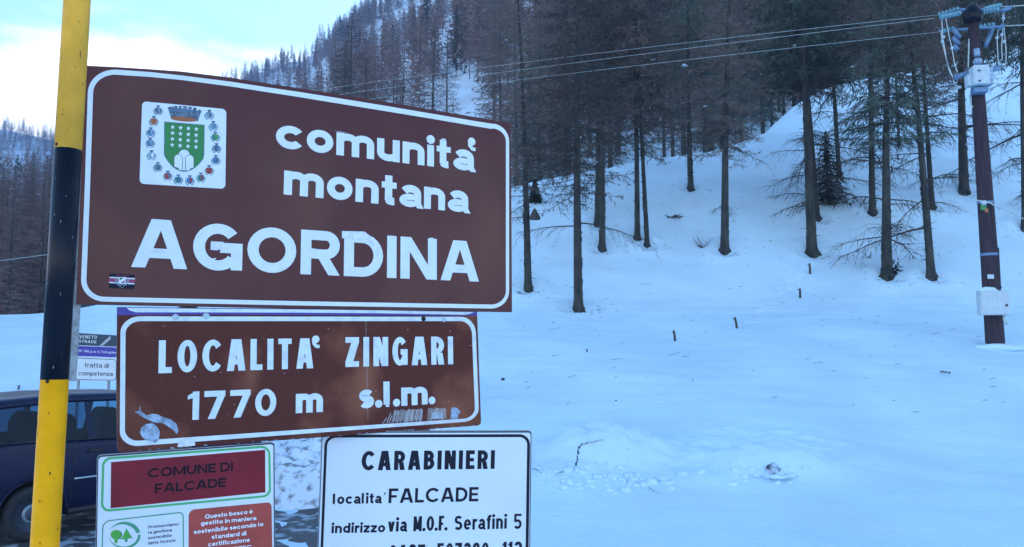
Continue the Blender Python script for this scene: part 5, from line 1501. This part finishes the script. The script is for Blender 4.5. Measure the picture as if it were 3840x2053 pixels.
# pillars (near side and far side) and window panes
def pane(x0, x1, sgn, m, name='window', ins=.0, mi=0):
    b = MB(); n = 10; vs = []; fs = []
    for i in range(n + 1):
        x = x0 + (x1 - x0) * i / n
        zt = max(gtop(x), beltz(x) + .02)
        for j in range(5):
            z = beltz(x) + (zt - beltz(x)) * j / 4
            xx = x + (0)
            vs.append(CW(xx, sgn * (sidey(xx, z) + ins), z))
    for i in range(n):
        for j in range(4): fs.append((i * 5 + j, (i + 1) * 5 + j, (i + 1) * 5 + j + 1, i * 5 + j + 1))
    b.add(vs, fs); return b.build(name, M[m], car, True)
for sg in (1, -1):
    pane(-.72, .62, sg, 'glass_tinted', 'window'); pane(.70, 1.50, sg, 'glass', 'window') ; pane(1.56, 2.75, sg, 'glass', 'window')
    for x0, x1 in ((-.95, -.72), (.62, .70), (1.50, 1.56)):
        pane(x0, x1, sg, 'car', 'pillar', .004)
    b = MB(); b.tube([CW(x, sg * (sidey(x, roofz(x) - .1) + .0), max(roofz(x) - .10, beltz(x))) for x in np.linspace(-.9, 2.95, 30)], .028, 6); b.build('roof_rail', M['car'], car, True)
    b = MB(); b.tube([CW(x, sg * (sidey(x, beltz(x)) + .004), beltz(x)) for x in np.linspace(-.9, 2.75, 24)], .010, 5); b.build('window_seal', M['car_trim'], car, True)
    b = MB(); b.tube([CW(2.98, sg * .86, 1.03), CW(2.4, sg * .72, 1.49)], .035, 6); b.build('windscreen_pillar', M['car'], car, True)
    for x0, x1 in ((-.93, -.42), (.46, 2.25)):
        b = MB(); zz = .66
        for i in range(12):
            pass
        P_ = [CW(x, sg * (sidey(x, .66) + .012), .66) for x in np.linspace(x0, x1, 14)]
        b.tube(P_, .012, 6); b.build('side_trim', M['chrome'], car, True)
    for x in (.44, 1.54):
        b = MB(); b.tube([CW(x, sg * (sidey(x, z) + .001), z) for z in np.linspace(max(archz(x), .3), beltz(x), 8)], .005, 4); b.build('door_gap', M['car_trim'], car)
    b = MB(); b.box(CW(.70, sg * (sidey(.7, .98) + .02), .98), (.17, .03, .03), (hd, right, fz)); bevel(b.build('door_handle', M['car_trim'], car), .008)
    b = MB(); b.tube([CW(x, sg * (sidey(x, .30) - .01), .27) for x in np.linspace(.42, 2.3, 12)], .045, 6); b.build('sill', M['car_trim'], car, True)
    b = MB(); b.tube([CW(wx_ + .392 * math.cos(t), sg * (sidey(wx_, .5) + .006), .31 + .392 * math.sin(t)) for wx_ in (0,) for t in np.linspace(-.1, math.pi + .1, 20)], .014, 5); b.build('wheel_arch_lip', M['car'], car, True)
b = MB(); P_ = [CW(3.0, .78, 1.06), CW(3.0, -.78, 1.06), CW(2.38, -.62, 1.53), CW(2.38, .62, 1.53)]; b.add(P_, [(0, 1, 2, 3)]); b.build('windscreen', M['glass'], car)
# wheels
def wheel(wx, sg):
    c = CW(wx, sg * .86, .31); ax = right * sg; w = MB()
    w.lathe(c, [(.20, -.21), (.29, -.21), (.312, -.18), (.316, -.10), (.312, -.03), (.29, .0), (.215, .005), (.20, -.03)], 32, ax)
    t_ = w.build('tyre', M['tyre'], car, True)
    w = MB(); w.lathe(c, [(.205, -.02), (.205, -.004), (.19, -.03), (.15, -.055), (.105, -.035), (.085, -.01), (.05, .0), (.001, .002)], 28, ax); r_ = w.build('rim', M['rim'], car, True)
    w = MB(); n = 24; 
    w.lathe(c + ax * .0, [(.112, -.036), (.118, -.026), (.098, -.008), (.086, -.008)], 24, ax); w.build('hub_ring', M['hub'], car, True)
    w = MB()
    for k in range(10):
        a = k * .6283; p = c + hd * (.165 * math.cos(a)) + fz * (.165 * math.sin(a)) - ax * .040; w.lathe(p, [(.016, 0), (.014, .004)], 8, ax)
    w.build('rim_holes', M['tyre'], car)
    w = MB(); w.lathe(CW(wx, sg * .55, .31), [(.37, -.05), (.37, .28)], 20, ax)
for wx in (0, 2.72):
    for sg in (1, -1): wheel(wx, sg)
# dark floor pan and inner arches, seats, steering wheel
b = MB(); b.box(CW(1.35, 0, .36), (4.4, 1.5, .12), (hd, right, fz)); b.box(CW(1.2, 0, .75), (3.6, 1.62, .06), (hd, right, fz)); b.build('floor', M['car_trim'], car)
for sg in (1, -1):
    for wx in (0, 2.72):
        b = MB(); n = 14; vs = []; fs = []
        for i in range(n + 1):
            a = math.pi * i / n
            for yy in (.84, .5): vs.append(CW(wx + .38 * math.cos(a), sg * yy, .31 + .38 * math.sin(a)))
        for i in range(n): fs.append((2 * i, 2 * i + 2, 2 * i + 3, 2 * i + 1))
        vs += [CW(wx - .38, sg * .5, .25), CW(wx + .38, sg * .5, .25), CW(wx + .38, sg * .5, .70), CW(wx - .38, sg * .5, .70)]; fs.append(tuple(range(len(vs) - 4, len(vs))))
        b.add(vs, fs); b.build('wheel_housing', M['car_trim'], car)
def seat(x, y, w=.46):
    b = MB(); lump(b, CW(x, y, .98), .24, .11, .46, x, 14, 10, .05)
    o = MB(); vs = []; fs = []
    prof = [(-.16, .55), (-.20, .95), (-.19, 1.30), (-.12, 1.42), (-.02, 1.44), (.05, 1.34), (.04, 1.1), (.08, .85), (.5, .80), (.52, .66), (.45, .55)]
    for yy, k in ((y - w / 2, 1), (y + w / 2, 1)):
        for a_, z in prof: vs.append(CW(x + a_, yy, z))
    n = len(prof); fs = [tuple(range(n))[::-1], tuple(range(n, 2 * n))] + [(i, (i + 1) % n, (i + 1) % n + n, i + n) for i in range(n)]
    o.add(vs, fs); q = bevel(o.build('seat', M['seat'], car), .05, 3)
for x in (1.62, .55, -.35):
    for y in (-.42, .42): seat(x, y)
b = MB(); c = CW(2.25, -.40, 1.14); ax = (hd * .5 + fz * .85).normalized(); n = 24; u1 = right; u2 = ax.cross(u1).normalized()
b.tube([c + u1 * (.19 * math.cos(t)) + u2 * (.19 * math.sin(t)) for t in np.linspace(0, 6.283, 25)], .016, 6, False); b.tube([c - u1 * .18, c, c + u1 * .18], .014, 5); b.tube([c, c + hd * .4 - fz * .25], .03, 6); b.build('steering_wheel', M['seat'], car, True)
b = MB(); b.box(CW(2.72, 0, .95), (.5, 1.5, .25), (hd, right, fz)); bevel(b.build('dashboard', M['seat'], car), .06)
b = MB(); b.box(CW(2.45, .30, 1.42), (.05, .22, .08), (hd, right, fz)); b.build('mirror', M['seat'], car)
b = MB(); lump(b, CW(2.62, .98, 1.10), .07, .11, .10, 3, 12, 8, 0); b.build('wing_mirror', M['car_trim'], car, True)
for y in (-.62, .62):
    b = MB(); lump(b, CW(3.68, y, .66), .07, .19, .09, 4, 12, 8, 0); b.build('headlight', M['chrome'], car, True)
    b = MB(); b.box(CW(-.955, y * 1.2, 1.0), (.03, .14, .4), (hd, right, fz)); b.build('tail_light', M['red_print'], car)
b = MB(); b.box(CW(3.78, 0, .42), (.16, 1.55, .24), (hd, right, fz)); bevel(b.build('bumper', M['car_trim'], car), .05, 3)
b = MB(); b.box(CW(-.99, 0, .45), (.16, 1.62, .26), (hd, right, fz)); bevel(b.build('bumper', M['car_trim'], car), .05, 3)
print('objects', len(sc.objects))

# ------------------------------------------------------------------ haze: thin mountain air
def haze(dens):
    x0, x1, y0_, y1_, z0, z1_ = -885, 1045, -165, 805, -14, 262
    b = MB(); b.box(((x0 + x1) / 2, (y0_ + y1_) / 2, (z0 + z1_) / 2), (x1 - x0, y1_ - y0_, z1_ - z0))
    m = bpy.data.materials.new('haze'); m.use_nodes = True; nt = m.node_tree
    for n in list(nt.nodes):
        if n.type == 'BSDF_PRINCIPLED': nt.nodes.remove(n)
    v = nt.nodes.new('ShaderNodeVolumePrincipled'); v.inputs['Color'].default_value = (.46, .64, 1.0, 1); v.inputs['Density'].default_value = dens; v.inputs['Anisotropy'].default_value = .3
    nt.links.new(v.outputs[0], [n for n in nt.nodes if n.type == 'OUTPUT_MATERIAL'][0].inputs['Volume'])
    o = b.build('haze', m); tag(o, 'thin cold mountain haze over the forest', None, None, 'stuff')
haze(.0012)
zs = [(min((o.matrix_world @ Vector(c)).z for c in o.bound_box), max((o.matrix_world @ Vector(c)).z for c in o.bound_box), o.name) for o in sc.objects if o.type == 'MESH' and not o.parent]
print('z range', min(zs)[:3], max(zs, key=lambda q: q[1]))
